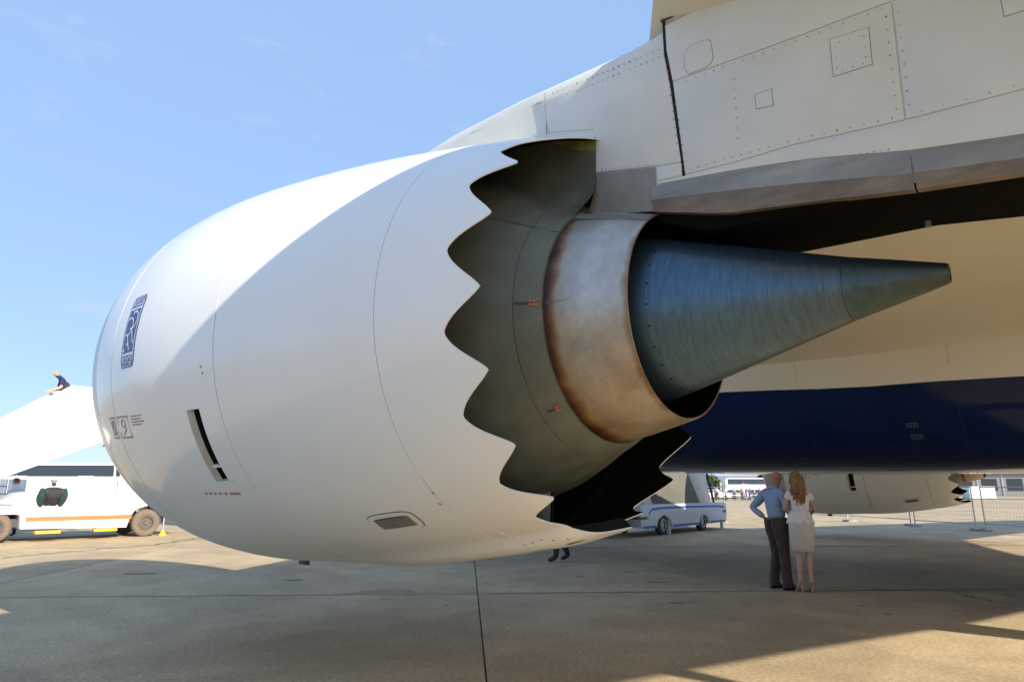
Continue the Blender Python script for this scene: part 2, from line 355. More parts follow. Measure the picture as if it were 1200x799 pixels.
# ------------------------------------------------------------------ airliner
AX, AY = 0.0, 9.8
airliner = empty('airliner', 'white twin engine airliner with dark blue belly parked on the concrete apron', 'airliner', (AX, AY, 0))

def build_engine():
    eng_m = MB()
    # fan cowl barrel between the inlet seam and the reverser seam, with an opening for the outlet slot
    ss = [S_L + .006, S_L + .012] + lin(-3.35, -2.15, 9) + [-2.095, -1.92] + lin(-1.86, S_A - .02, 3) + [S_A - .007]
    phs = sorted(set([i * 2.5 for i in range(144)] + [19.4, 38.4]))
    rows = [[NO(s, p, -.02) for p in phs] for s in ss[:1]] + [[NO(s, p) for p in phs] for s in ss] + [[NO(ss[-1], p, -.02) for p in phs]]
    iS = 1 + ss.index(-2.095)
    eng_m.grid(rows, True, skip=lambda i, j: i == iS and 19.39 < phs[j] < 38.39)
    eng = eng_m.build('engine_nacelle', M_white, airliner, local=True, sharp=25)
    e, y2 = .0277, -.0112
    M = Matrix.Translation((0, 0, 2.6143)) @ Euler((0, e, y2), 'XYZ').to_matrix().to_4x4()
    eng.location = (0, -AY, 2.6143); eng.rotation_euler = (0, e, y2); WM[eng.name] = M
    part = lambda mb, name, mats, **k: mb.build(name, mats, eng, local=True, **k)
    # inlet lip and inlet barrel
    b = MB(); prof = [(-3.9, 1.40), (-4.2, 1.37), (-4.45, 1.375), (-4.62, 1.40), (-4.71, 1.425), (-4.75, 1.45)]
    rows = [[NP(s, p, r) for p in PHC] for s, r in prof] + [[NO(s, p) for p in PHC] for s in (-4.745, -4.73, -4.70, -4.65, -4.60, -4.5, -4.4, -4.28, -4.15, -4.02, -3.953)] + [[NO(-3.953, p, -.02) for p in PHC]]
    b.grid(rows, True); part(b, 'inlet_lip', M_lip, sharp=50)
    b = MB(); b.grid([[NO(-3.949, p, -.02) for p in PHC]] + [[NO(s, p) for p in PHC] for s in [-3.949, -3.9, -3.8, -3.7, -3.55, S_L - .006]] + [[NO(S_L - .006, p, -.02) for p in PHC]], True)
    part(b, 'inlet_cowl', M_white, sharp=50)
    b = MB(); b.grid([[NO(S_L + d, p, -.004) for p in PHC] for d in (-.008, .008)], True); part(b, 'seal_strip', M_seal)
    b = MB(); b.grid([[NO(s, p, -.05) for p in PHC] for s in (-4.5, -4.2, -3.6, -3, -2.3, -1.5, -.6, -.05)], True, skip=lambda i, j: 15 < PHC[j] < 44 and i in (3, 4))
    part(b, 'light_block_barrel', M_gap)  # unseen dark barrel added to block light behind the cowl seams
    # reverser cowl, nozzle cowl with chevrons
    b = MB(); b.grid([[NO(S_A + .004, p, -.02) for p in PHC]] + [[NO(s, p) for p in PHC] for s in [S_A + .004] + lin(-1.5, -.2, 9) + [S_B - .0035]] + [[NO(S_B - .0035, p, -.02) for p in PHC]], True)
    part(b, 'reverser_cowl', M_white, sharp=50)
    b = MB(); T = [te(p) for p in PH]; rows = [[NO(S_B + .0035, p, -.02) for p in PH]]
    for w in (0, .2, .4, .6, .75, .88, .96, 1):
        rows.append([NO(S_B + .0035 + (T[i] - S_B - .0035) * w, p) for i, p in enumerate(PH)])
    rows.append([NO(T[i], p, -.008) for i, p in enumerate(PH)])
    b.grid(rows[:-1], True, m=0); b.grid(rows[-2:], True, m=1)
    rin = lambda s: min(nr(s) - .012, 1.44 + .10 * sstep(.1, -1.2, s)) if s > -.3 else 1.44 + .10 * sstep(.1, -1.2, s)
    rows = [rows[-1]]
    for w in (.06, .2, .4, .6, .8, 1):
        rows.append([NP(T[i] + (-.3 - T[i]) * w, p, min(nr(T[i] + (-.3 - T[i]) * w) - .012, 1.475)) for i, p in enumerate(PH)])
    rows.append([NP(-.8, p, 1.5) for p in PH]); rows.append([NP(-1.4, p, 1.5) for p in PH])
    b.grid(rows, True, m=2)
    part(b, 'chevron_nozzle', [M_white, M_edge, M_duct_out], sharp=40, fix=False)
    # core cowl (inner wall of the fan duct)
    b = MB(); b.grid([[NP(s, p, r) for p in PHC] for s, r in ((-1.4, 1.1), (-1.0, 1.25), (-.6, 1.31), (-.2, 1.265), (.1, 1.15), (.3, 1.04), (.42, .965), (.503, .917))] + [[NP(.503, p, .90) for p in PHC]], True); part(b, 'core_cowl', M_duct, sharp=40)
    b = MB(); b.grid([[NP(.507, p, .90) for p in PHC]] + [[NP(s, p, r) for p in PHC] for s, r in ((.507, .915), (.56, .888), (.62, .852), (.658, .826), (.66, .80))], True); part(b, 'aft_core_cowl', M_duct, sharp=40)
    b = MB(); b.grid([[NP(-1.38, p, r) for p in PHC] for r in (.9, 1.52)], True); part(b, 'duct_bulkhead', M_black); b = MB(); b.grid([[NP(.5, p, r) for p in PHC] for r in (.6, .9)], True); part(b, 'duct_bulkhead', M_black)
    # latches
    for ph, s0, s1 in ((.6, .517, .645), (46.5, .55, .625)):
        b = MB(); off = lambda s: (.915 + (s - .507) * -.575) + .006
        q = lambda s, d: NP(s, ph + d, off(s))
        b.tube([q(s0, 0), q(s0 + .4 * (s1 - s0), .35), q(s0 + .75 * (s1 - s0), .1)], .007, 6, m=0)
        b.tube([q(s0 + .6 * (s1 - s0), -.5), q(s1, -1.4)], .008, 6, m=1); b.tube([q(s0 + .6 * (s1 - s0), .5), q(s1, 1.4)], .008, 6, m=1); b.tube([q(s1 - .02, -1.2), q(s1 - .02, 1.2)], .006, 6, m=1)
        part(b, 'latch', [M_dsteel, mat('latch_copper', (.45, .18, .10), .5, .3)])
    # lower bifurcation
    b = MB(); rows = []
    for s, w in ((-1.38, .22), (-.5, .2), (-.1, .13), (.06, .07), (.10, .012)):
        zi = -(.99 if s > .05 else 1.0); rows.append([(s, -w, zi), (s, -w, -1.2), (s, -w, -1.485 if s < 0 else -1.455), (s, w, -1.485 if s < 0 else -1.455), (s, w, -1.2), (s, w, zi)])
    b.grid(rows); part(b, 'lower_bifurcation', M_duct, sharp=60)
    # upper bifurcation blended into the core cowl
    def cr_(s):
        t = [(-1.4, 1.1), (-1.0, 1.25), (-.6, 1.31), (-.2, 1.265), (.1, 1.15), (.3, 1.04), (.42, .965), (.507, .915), (.66, .826), (.8, .74)]
        for i in range(len(t) - 1):
            if s <= t[i + 1][0]: return t[i][1] + (t[i + 1][1] - t[i][1]) * (s - t[i][0]) / (t[i + 1][0] - t[i][0])
        return .74
    for sg in (-1, 1):
        b = MB(); rows = []
        for s in [-1.38, -1.0, -.6, -.3, 0, .15, .3, .4, .5, .6, .655]:
            R = cr_(s) + .004; yw = .352 * sstep(-2.2, -.3, s); row = []
            a0 = R_(36); p0 = Vector((-R * math.cos(a0), R * math.sin(a0)))
            zt = R * .93; p2 = Vector((-yw, min(R + .13, 1.40))); tg = Vector((math.sin(a0), math.cos(a0))); p1 = Vector((-yw, p0.y + (p0.x + yw) * -tg.y / tg.x * -1)) if False else Vector((-yw - .02, R * .88))
            for k in range(13):
                t = k / 12; q = p0 * (1 - t) ** 2 + p1 * 2 * t * (1 - t) + p2 * t * t; row.append((s, q.x * -sg, q.y))
            top = math.sqrt((min(nr(max(s, -.3)) - .014, 1.475)) ** 2 - yw ** 2)
            zb_ = min(R + .13, 1.40)
            for k in range(1, 5): row.append((s, yw * sg, zb_ + (max(top, zb_ + .01) - zb_) * k / 4))
            rows.append(row)
        last = rows[-1]; rows.append([(.655 + .08 * sstep(0, 1, max(0, (i - 4) / 5)), q[1], q[2]) for i, q in enumerate(last)])
        b.grid(rows, m=0)
        # primed edge strip at the very top
        b.grid([[(s, sg * .356, math.sqrt((min(nr(s) - .014, 1.46)) ** 2 - .36 ** 2) - d * k) for s, k in ((.36, .1), (.45, .5), (.52, .8), (.6, 1), (.735, 1))] for d in (.0, .04, .075)], m=1)
        part(b, 'upper_bifurcation', [M_duct, M_primer], sharp=50)
    # core nozzle
    b = MB(); prof = [(.664, .79), (.664, .812), (.70, .80), (.85, .762), (1.0, .722), (1.1645, .674), (1.168, .668), (1.1645, .660), (1.0, .70), (.8, .74), (.70, .72)]
    rows = [[NP(s, p, r) for p in PHC] for s, r in prof]; b.grid(rows[:8], True, m=0); b.grid(rows[7:], True, m=1)
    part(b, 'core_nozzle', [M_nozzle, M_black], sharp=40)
    b = MB(); b.grid([[NP(.672 + .49 * t, p, .812 - .137 * t + .0035) for p in (-58, -54, -50)] for t in (0, .25, .5, .75, 1)]); part(b, 'nozzle_flange', M_shield)
    b = MB(); b.tube([NP(.68 + .48 * t, 1 - 3 * t, .808 - .137 * t) for t in (0, .3, .6, 1)], .0025, 5); part(b, 'panel_seam', M_rivet)
    # plug
    b = MB(); prof = [(.7, .60), (.9, .565), (1.05, .533), (1.1874, .4926), (1.4, .425), (1.7, .328), (2.0, .231), (2.1655, .1775)]
    b.grid([[NP(s, p, r) for p in PHC] for s, r in prof], True); part(b, 'exhaust_plug', M_plug, sharp=60)
    b = MB(); b.grid([[NP(s, p, r) for p in PHC] for s, r in ((2.1668, .172), (2.1675, .1765), (2.4, .114), (2.612, .054), (2.624, .048), (2.624, .04), (2.56, .03))], True); part(b, 'plug_tip', M_plug2, sharp=40)
    b = MB(); b.grid([[NP(.72, p, r) for p in PHC] for r in (.55, .74)], True)
    part(b, 'nozzle_bulkhead', M_black); b = MB(); b.grid([[NP(2.165, p, r) for p in PHC] for r in (.0, .17)], True); part(b, 'plug_joint', M_black)
    b = MB()
    for k in range(24):
        a = k * 15 + 4; p = Vector(NP(1.187, a, .4935)); n = Vector(NP(.3, a, 1)).normalized(); n = Vector((.3, n.y, n.z)).normalized()
        b.tube([p - n * .004, p + n * .004], .0055, 6)
    o = part(b, 'plug_bolts', M_black); o['kind'] = 'stuff'
    # fan and spinner
    b = MB(); b.grid([[NP(-3.95, p, r) for p in PHC] for r in (.0, 1.4)], True); part(b, 'fan_disc', M_dsteel)
    b = MB(); b.grid([[NP(s, p, r) for p in PHC] for s, r in ((-4.45, .01), (-4.4, .1), (-4.2, .28), (-3.97, .42))], True); part(b, 'spinner', M_dsteel)
    # outlet slot: sloped front wall, dark floor, divider
    b = MB(); a0, a1 = 19.4, 38.4; A = lin(a0, a1, 9)
    sc = lambda s, d: [NO(s, p, d) for p in A]
    b.grid([sc(-2.095, 0), sc(-2.053, -.03)], m=0)
    b.grid([sc(-2.053, -.03), sc(-1.93, -.05), sc(-1.92, -.0)], m=1)
    for p in (a0, a1): b.poly([NO(-2.095, p), NO(-2.053, p, -.03), NO(-1.93, p, -.05), NO(-1.92, p)], m=0 if p == a1 else 1)
    b.poly([NO(-2.06, 34.0, -.04), NO(-1.93, 34.0, -.05), NO(-1.925, 34.0, -.004), NO(-2.05, 34.0, -.012)], m=2); b.poly([NO(-2.06, 34.6, -.04), NO(-1.93, 34.6, -.05), NO(-1.925, 34.6, -.004), NO(-2.05, 34.6, -.012)], m=2)
    b.grid([[NO(-2.05, p, -.012) for p in (34, 34.6)], [NO(-1.925, p, -.004) for p in (34, 34.6)]], m=2)
    part(b, 'outlet_slot', [mat('slot_wall_tan', (.50, .47, .38), .6, var=.15), M_black, M_white], sharp=30)
    b = MB(); b.grid([[NO(-1.918, p, .002), NO(-1.905, p, .006), NO(-1.89, p, .002)] if False else [NO(s, p, .003) for s in (-1.915, -1.85)] for p in (38.3, 39.1)]); part(b, 'slot_scuff', M_edge)
    # oval grille with slats
    b = MB(); n = 40; cS, cP = -.59, 58.2
    def oval(hs, hp, off, ex=4):
        out = []
        for k in range(n):
            t = 2 * math.pi * k / n; c, s_ = math.cos(t), math.sin(t); f = (abs(c) ** ex + abs(s_) ** ex) ** (-1 / ex)
            out.append(NO(cS + hs * f * c, cP + hp * f * s_, off))
        return out
    for hs, hp, o_, m_ in ((.222, 4.0, .0015, 1), (.216, 3.85, .004, 0)): b.face([b.vert(p) for p in oval(hs, hp, o_)], m_)
    b.face([b.vert(p) for p in oval(.165, 2.25, .006, 8)], 1)
    for k in range(13):
        s = cS - .155 + .31 * k / 12
        b.tube([NO(s, cP - 2.1, .009), NO(s + .012, cP + 2.1, .009)], .0045, 4, m=2)
    for k in range(5): b.tube([NO(cS - .16, cP - 1.8 + .9 * k, .009), NO(cS + .16, cP - 1.8 + .9 * k, .009)], .002, 4, m=2)
    part(b, 'vent_grille', [M_white, M_black, M_steel])
    # drain mast, keel seams, small fasteners
    b = MB(); b.box((-3.1, 0, -1.925), (.15, .05, .09), taper=.8); part(b, 'drain_mast', M_dsteel, bevel=.01)
    for pl in ([(-.06, 56.5), (.0, 62), (.03, 69), (.05, 78)], [(-.075, 45), (-.07, 50), (-.06, 56.5)], [(.05, 76), (.12, 84)]):
        b = MB(); Q = []
        for i in range(len(pl) - 1):
            for k in range(5): t = k / 5; Q.append((pl[i][0] + (pl[i + 1][0] - pl[i][0]) * t, pl[i][1] + (pl[i + 1][1] - pl[i][1]) * t))
        Q.append(pl[-1]); b.tube([NO(s, p, .0) for s, p in Q], .0028, 5); part(b, 'panel_seam', M_cgrey)
    b = MB()
    for s, p in ((-.08, 50), (-.1, 54), (.08, 80), (.16, 79.5), (.24, 79), (.32, 80), (.42, 81), (-1.804, 11.2), (-1.82, 9.6)): b.tube([NO(s, p, -.003), NO(s, p, .003)], .009, 6)
    o = part(b, 'fastener_heads', M_rivet); o['kind'] = 'stuff'
    # oil streaks under the keel
    for s, p, l_, w in ((-.5, 88, .5, 1.2), (.12, 86, .2, .8), (.42, 84, .16, 1.2)):
        b = MB(); b.face([b.vert(NO(s + l_ * c, p + w * d, .002)) for c, d in ((-.5, .2), (-.2, -.5), (.2, -.3), (.5, -.1), (.45, .4), (0, .5), (-.3, .6))])
        part(b, 'oil_streak', M_tar2)
    # ---- badge: word, monogram, word
    TL, TR, BL, BR = (-3.165, -12.8), (-2.885, -13.1), (-3.17, 6.5), (-2.89, 6.4)
    def dm(u, v, off):     # u 0..1 left-right, v 0..1 top-bottom
        s = (TL[0] * (1 - u) + TR[0] * u) * (1 - v) + (BL[0] * (1 - u) + BR[0] * u) * v
        p = (TL[1] * (1 - u) + TR[1] * u) * (1 - v) + (BL[1] * (1 - u) + BR[1] * u) * v
        return NO(s, p, off)
    def patch(b, ua, ub, va, vb, off, m, rnd=0.):
        rows = []
        for k in range(13):
            v = va + (vb - va) * k / 12; ins = 0
            if rnd:
                d = min(v - va, vb - v) / .46; d2 = max(0, rnd - d); ins = rnd - math.sqrt(max(0, rnd * rnd - d2 * d2))
            rows.append([dm(ua + ins + (ub - ua - 2 * ins) * j / 3, v, off) for j in range(4)])
        b.grid(rows, m=m)
    b = MB(); patch(b, 0, 1, 0, 1, .0015, 0, .09); patch(b, .07, .93, .02, .98, .0025, 1, .07); patch(b, .12, .88, .032, .165, .0035, 0); patch(b, .12, .88, .20, .80, .0035, 0); patch(b, .12, .88, .835, .968, .0035, 0)
    def strokes(segs, w, m):
        for sg in segs:
            for i in range(len(sg) - 1):
                (x0, y0), (x1, y1) = sg[i], sg[i + 1]; dx, dy = x1 - x0, (y1 - y0) * 2.2; l_ = math.hypot(dx, dy) or 1; nx, ny = -dy / l_ * w, dx / l_ * w / 2.2
                b.face([b.vert(dm(*q, .0048 + .0002 * m)) for q in ((x0 + nx, y0 + ny), (x1 + nx, y1 + ny), (x1 - nx, y1 - ny), (x0 - nx, y0 - ny))], 1)
    def Rsh(x, y, w, h):
        bowl = [(x, y)] + [(x + w * .45 + w * .55 * math.sin(t), y + h * .26 - h * .26 * math.cos(t)) for t in [math.pi * k / 8 for k in range(9)]] + [(x, y + h * .52)]
        return [[(x, y), (x, y + h)], bowl, [(x + w * .35, y + h * .52), (x + w * .85, y + h * .92), (x + w * 1.05, y + h)]]
    strokes(Rsh(.17, .315, .42, .45), .027, 0); strokes(Rsh(.41, .235, .42, .45), .027, 1)
    for p in ([(.10, .765), (.24, .765)], [(.34, .685), (.48, .685)]): strokes([p], .024, 0)
    def word(txt, ua, ub, va, vb, off, m, size=1., fn=dm):
        cu = bpy.data.curves.new('t', 'FONT'); cu.body = txt; cu.size = 1; cu.offset = .018; ob = bpy.data.objects.new('t', cu); COL.objects.link(ob)
        bpy.context.view_layer.update(); me = bpy.data.meshes.new_from_object(ob.evaluated_get(bpy.context.evaluated_depsgraph_get()))
        xs = [v.co.x for v in me.vertices]; ys = [v.co.y for v in me.vertices]
        for pg in me.polygons:
            b.face([b.vert(fn(ua + (ub - ua) * (me.vertices[i].co.x - min(xs)) / (max(xs) - min(xs)), vb - (vb - va) * (me.vertices[i].co.y - min(ys)) / (max(ys) - min(ys)), off)) for i in pg.vertices], m)
        bpy.data.objects.remove(ob); bpy.data.curves.remove(cu); bpy.data.meshes.remove(me)
    word('ROLLS', .15, .85, .05, .15, .0045, 1); word('ROYCE', .15, .85, .85, .95, .0045, 1)
    part(b, 'maker_badge', [M_logo, mat('badge_white', (.75, .76, .8), .35)], fix=False)
    # ---- warning pictograms and small red text
    b = MB()
    def frame(s0, s1, p0, p1, w):
        for q in ((s0, s1, p0, p0 + w * .55), (s0, s1, p1 - w * .55, p1), (s0, s0 + .012, p0, p1), (s1 - .012, s1, p0, p1)): b.face([b.vert(NO(s, p, .002)) for s, p in ((q[0], q[2]), (q[1], q[2]), (q[1], q[3]), (q[0], q[3]))], 0)
    for cs, cp, rs, rp, fr in ((-3.53, 21.6, .045, 2.2, (-3.60, -3.46)), (-3.26, 20.6, .05, 1.2, (-3.39, -3.13))):
        b = MB(); frame(fr[0], fr[1], 18.6, 24.6, .7)
        b.grid([[NO(cs + k * rs * math.cos(t), cp + k * rp * math.sin(t), .002) for t in [2 * math.pi * i / 20 for i in range(20)]] for k in (.72, 1)], True, m=0)
        if cs < -3.4: b.face([b.vert(NO(*q, .002)) for q in ((-3.56, 20.2), (-3.545, 20.0), (-3.5, 23.0), (-3.515, 23.2))], 0)
        else: b.face([b.vert(NO(*q, .002)) for q in ((-3.33, 23.8), (-3.31, 23.8), (-3.2, 22.0), (-3.22, 21.8))], 0)
        part(b, 'warning_pictogram', [M_ink], fix=False)
    b = MB()
    for k in range(4):
        p = 18.8 + k * .75; s = -3.06
        while s < -2.84 - .04 * (k % 2):
            w = random.uniform(.012, .035); b.face([b.vert(NO(*q, .002)) for q in ((s, p), (s + w, p), (s + w, p + .3), (s, p + .3))], 1); s += w + .012
    s = -2.37
    while s < -1.88:
        w = random.uniform(.02, .04); p = 41.2 + (s + 2.37) * 1.8
        for a_, c_ in (((0, 0), (.3, 1)), ((.6, 0), (1, 1)), ((0, .6), (1, 1))): b.face([b.vert(NO(s + w * q[0], p + .75 * q[1], .002)) for q in (a_, (c_[0], a_[1]), c_, (a_[0], c_[1]))], 1)
        s += w + (.01 if random.random() > .2 else .04)
    part(b, 'warning_lettering', [M_ink, mat('placard_red', (.40, .12, .10), .6)], fix=False)['kind'] = 'stuff'
    return eng
engine = build_engine()
far_engine = copy_tree(engine, airliner)
far_engine.location = (-.45, -AY + 19.62, 2.52); far_engine.rotation_euler = (0, .0277, .0112)

# ---- pylon of the near engine: core, skin panels, heat shields
def pylon_rows(y0):
    rows = []
    st = [(-2.5, .04, 4.1, 4.40), (-2.0, .15, 4.0, 4.50), (-1.5, .24, 4.0, 4.545), (-.8, .31, 4.0, 4.55), (0, .343, 3.95, 4.53), (.72, .344, 3.8, 4.50), (.74, .344, 3.31, 4.50), (1.0, .344, 3.25, 4.49), (1.2, .344, 3.2, 4.5), (1.63, .344, 3.06, 4.62), (2.3, .344, 2.97, 4.7), (3.0, .344, 2.87, 4.7), (4, .344, 2.80, 4.7), (5, .33, 2.95, 4.7), (6.5, .27, 3.4, 4.6), (8.2, .16, 3.9, 4.5), (9.6, .02, 4.15, 4.3)]
    for x, w, zb, zt in st:
        r = min(w * .8, .16, (zt - zb) * .4); row = []
        row += [(x, y0 - w, zb), (x, y0 - w, zt - r)] + [(x, y0 - w + r - r * math.cos(t), zt - r + r * math.sin(t)) for t in (R_(30), R_(60), R_(90))]
        row += [(x, y0 + w - r + r * math.sin(t), zt - r + r * math.cos(t)) for t in (0, R_(30), R_(60))] + [(x, y0 + w, zt - r), (x, y0 + w, zb)]
        rows.append(row)
    return rows
def build_pylon(y0, detail):
    b = MB(); rows = pylon_rows(y0); b.grid(rows, m=0); bot = [[r[0], r[-1]] for r in rows]
    b.grid(bot, m=1)
    if detail: b.prism([(1.19, 3.4), (1.19, 3.13), (1.5, 2.985), (1.85, 2.955), (2.6, 2.935), (3.2, 2.86), (4, 2.785), (4.6, 2.9), (4.6, 3.4)], 'y', y0 - .31, y0 + .353, m=1)
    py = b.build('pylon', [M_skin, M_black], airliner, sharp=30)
    if not detail: return py
    def plate(poly, name, m, y=y0 - .352, d=.004, t=.02):
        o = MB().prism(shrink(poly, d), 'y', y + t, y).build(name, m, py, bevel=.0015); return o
    plate([(.315, 4.338), (1.305, 4.270), (1.338, 4.0), (1.382, 3.456), (1.214, 3.486), (.74, 3.600), (.74, 3.93), (.34, 4.06)], 'skin_panel', M_skin)
    plate([(1.214, 3.484), (1.383, 3.452), (1.383, 3.364), (1.209, 3.382)], 'skin_panel', M_skin)
    plate([(1.322, 4.46), (1.322, 4.27), (1.352, 4.028), (1.958, 3.979), (2.588, 3.937), (3.6, 3.86), (6, 3.72), (6, 4.3), (4, 4.45)], 'skin_panel', M_skin)
    plate([(1.353, 4.028), (1.958, 3.979), (2.588, 3.937), (2.572, 3.264), (2.042, 3.327), (1.706, 3.338), (1.398, 3.364)], 'skin_panel', M_skin)
    plate([(2.588, 3.937), (3.6, 3.86), (6, 3.72), (6, 3.05), (3.6, 3.19), (3.033, 3.231), (2.572, 3.264)], 'skin_panel', M_skin)
    plate([(1.39, 3.362), (1.706, 3.337), (2.042, 3.327), (2.568, 3.265), (3.033, 3.231), (3.6, 3.19), (6, 3.05), (6, 2.85), (3.6, 2.93), (3.003, 3.018), (2.578, 3.095), (2.12, 3.212), (1.702, 3.289), (1.21, 3.358), (1.205, 3.384)], 'skin_panel', M_skin)
    # grey shield with a softly curved lower edge
    b = MB(); rows = []
    for t in lin(0, 1, 9):
        zt = 3.601 + (3.486 - 3.601) * t; zb = 3.318 + (3.195 - 3.318) * t; x0 = .742 + (1.206 - .742) * t
        rows.append([(x0 - .004 - (.03 + .05 * (1 - t)) * k ** 3, y0 - .352 + .006 * k ** 3, zt - .003 + (zb - zt) * k) for k in lin(0, 1, 6)])
    b.grid(rows); b.build('heat_shield', M_shield, py, sharp=60)
    for xa, xb in ((1.172, 2.569), (2.577, 3.6), (3.606, 5.5)):
        top = [(1.208, 3.355), (1.702, 3.286), (2.12, 3.209), (2.578, 3.092), (3.003, 3.015), (3.6, 2.925), (5.6, 2.86)]
        crz = [(1.19, 3.27), (1.693, 3.174), (2.108, 3.086), (2.564, 2.983), (2.989, 2.916), (3.6, 2.85), (5.6, 2.79)]
        bt = [(1.169, 3.19), (1.632, 3.043), (2.011, 2.988), (2.562, 2.897), (2.98, 2.845), (3.6, 2.79), (5.6, 2.75)]
        f = lambda L_, x: next(L_[i][1] + (L_[i + 1][1] - L_[i][1]) * (max(x, L_[0][0]) - L_[i][0]) / (L_[i + 1][0] - L_[i][0]) for i in range(len(L_) - 1) if x <= L_[i + 1][0])
        b = MB(); rows = []
        for x in lin(xa, xb, 12):
            rows.append([(x, y0 - .346, f(top, x) + .002), (x, y0 - .356, f(top, x)), (x, y0 - .366, f(crz, x) + .01), (x, y0 - .364, f(crz, x) - .008), (x, y0 - .348, f(bt, x)), (x, y0 - .30, f(bt, x) - .002)])
        b.grid([r[:4] for r in rows], m=0); b.grid([r[3:] for r in rows], m=1); b.build('heat_shield', [M_hstrip, M_hlow], py, sharp=40)
    # thick gap between the two fairings is the dark core showing: back it with sealant
    MB().prism([(1.303, 4.5), (1.325, 4.5), (1.325, 4.27), (1.355, 4.02), (1.399, 3.36), (1.381, 3.36), (1.336, 4.0), (1.303, 4.27)], 'y', y0 - .3465, y0 - .3445).build('sealant', M_gap, py)
    # access panels
    for poly in ([(2.284, 3.864), (2.47, 3.842), (2.463, 3.627), (2.279, 3.641)], [(1.861, 3.71), (1.954, 3.708), (1.955, 3.604), (1.864, 3.621)], [(1.445, 4.172), (1.47, 4.205), (1.506, 4.222), (1.600, 4.21), (1.622, 4.19), (1.631, 4.07), (1.612, 4.035), (1.573, 4.025), (1.471, 4.03), (1.447, 4.07)], [(3.015, 3.80), (3.2, 3.79), (3.2, 3.60), (3.014, 3.617)]):
        MB().prism(shrink(poly, -.0035), 'y', y0 - .349, y0 - .3531).build('panel_gap', M_rivet, py)
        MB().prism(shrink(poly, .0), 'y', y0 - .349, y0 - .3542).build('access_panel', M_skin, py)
    b = MB()
    def row(p, q, n, off=(0, 0)):
        for k in range(n):
            t = (k + .5) / n; x = p[0] + (q[0] - p[0]) * t + off[0]; z = p[1] + (q[1] - p[1]) * t + off[1]
            b.tube([(x, y0 - .350, z), (x, y0 - .3552, z)], random.choice((.0035, .0045, .0055)), 6, m=random.choice((0, 1, 1, 1)))
    row((1.36, 4.0), (1.958, 3.955), 10); row((1.958, 3.955), (2.57, 3.912), 10); row((2.555, 3.9), (2.54, 3.3), 8); row((2.61, 3.9), (2.595, 3.3), 8); row((1.41, 3.39), (2.042, 3.355), 12); row((2.042, 3.355), (2.55, 3.29), 8)
    row((2.6, 3.285), (3.4, 3.235), 9); row((1.362, 3.95), (1.405, 3.42), 9); row((1.318, 4.2), (1.365, 3.5), 12); row((.33, 4.31), (1.29, 4.245), 22); row((.33, 4.37), (1.29, 4.302), 22); row((1.75, 3.9), (1.74, 3.45), 7)
    row((.76, 3.615), (1.2, 3.505), 14); row((1.23, 3.352), (2.5, 3.125), 40, (0, .008)); row((2.3, 3.83), (2.45, 3.81), 3, (0, .0)); row((2.3, 3.66), (2.45, 3.645), 3); row((2.305, 3.84), (2.3, 3.65), 3); row((2.445, 3.83), (2.44, 3.65), 3)
    for x, z in ((1.72, 3.22), (2.1, 3.14), (2.46, 3.06), (2.54, 3.05), (2.75, 3.02), (3.0, 2.97)):
        row((x, z + .03), (x, z - .03), 3, (0, 0))
    o = b.build('rivets', [M_rivet, M_rivet2], py); o['kind'] = 'stuff'
    for p, q in (((.314, 4.40), (.332, 4.05)),):
        MB().tube([(p[0], y0 - .351, p[1]), (q[0], y0 - .3525, q[1])], .003, 5).build('panel_seam', M_rivet, py)
    MB().tube([(.314, y0 - .347, 4.341), (-.5, y0 - .322, 4.39)], .0015, 5).build('panel_seam', M_rivet, py)
    MB().tube([(1.30, y0 - .356, 4.50), (1.45, y0 - .358, 4.49), (1.72, y0 - .358, 4.47), (2.1, y0 - .356, 4.43), (2.6, y0 - .356, 4.38)], .009, 8).build('seal_bead', M_dsteel, py)
    MB().tube([(2.53, y0 + .25, 3.02), (2.53, y0 + .25, 2.90)], [.012, .016], 8).build('drain_tube', M_steel, py)
    return py
build_pylon(0.0, True)
build_pylon(19.62, False)

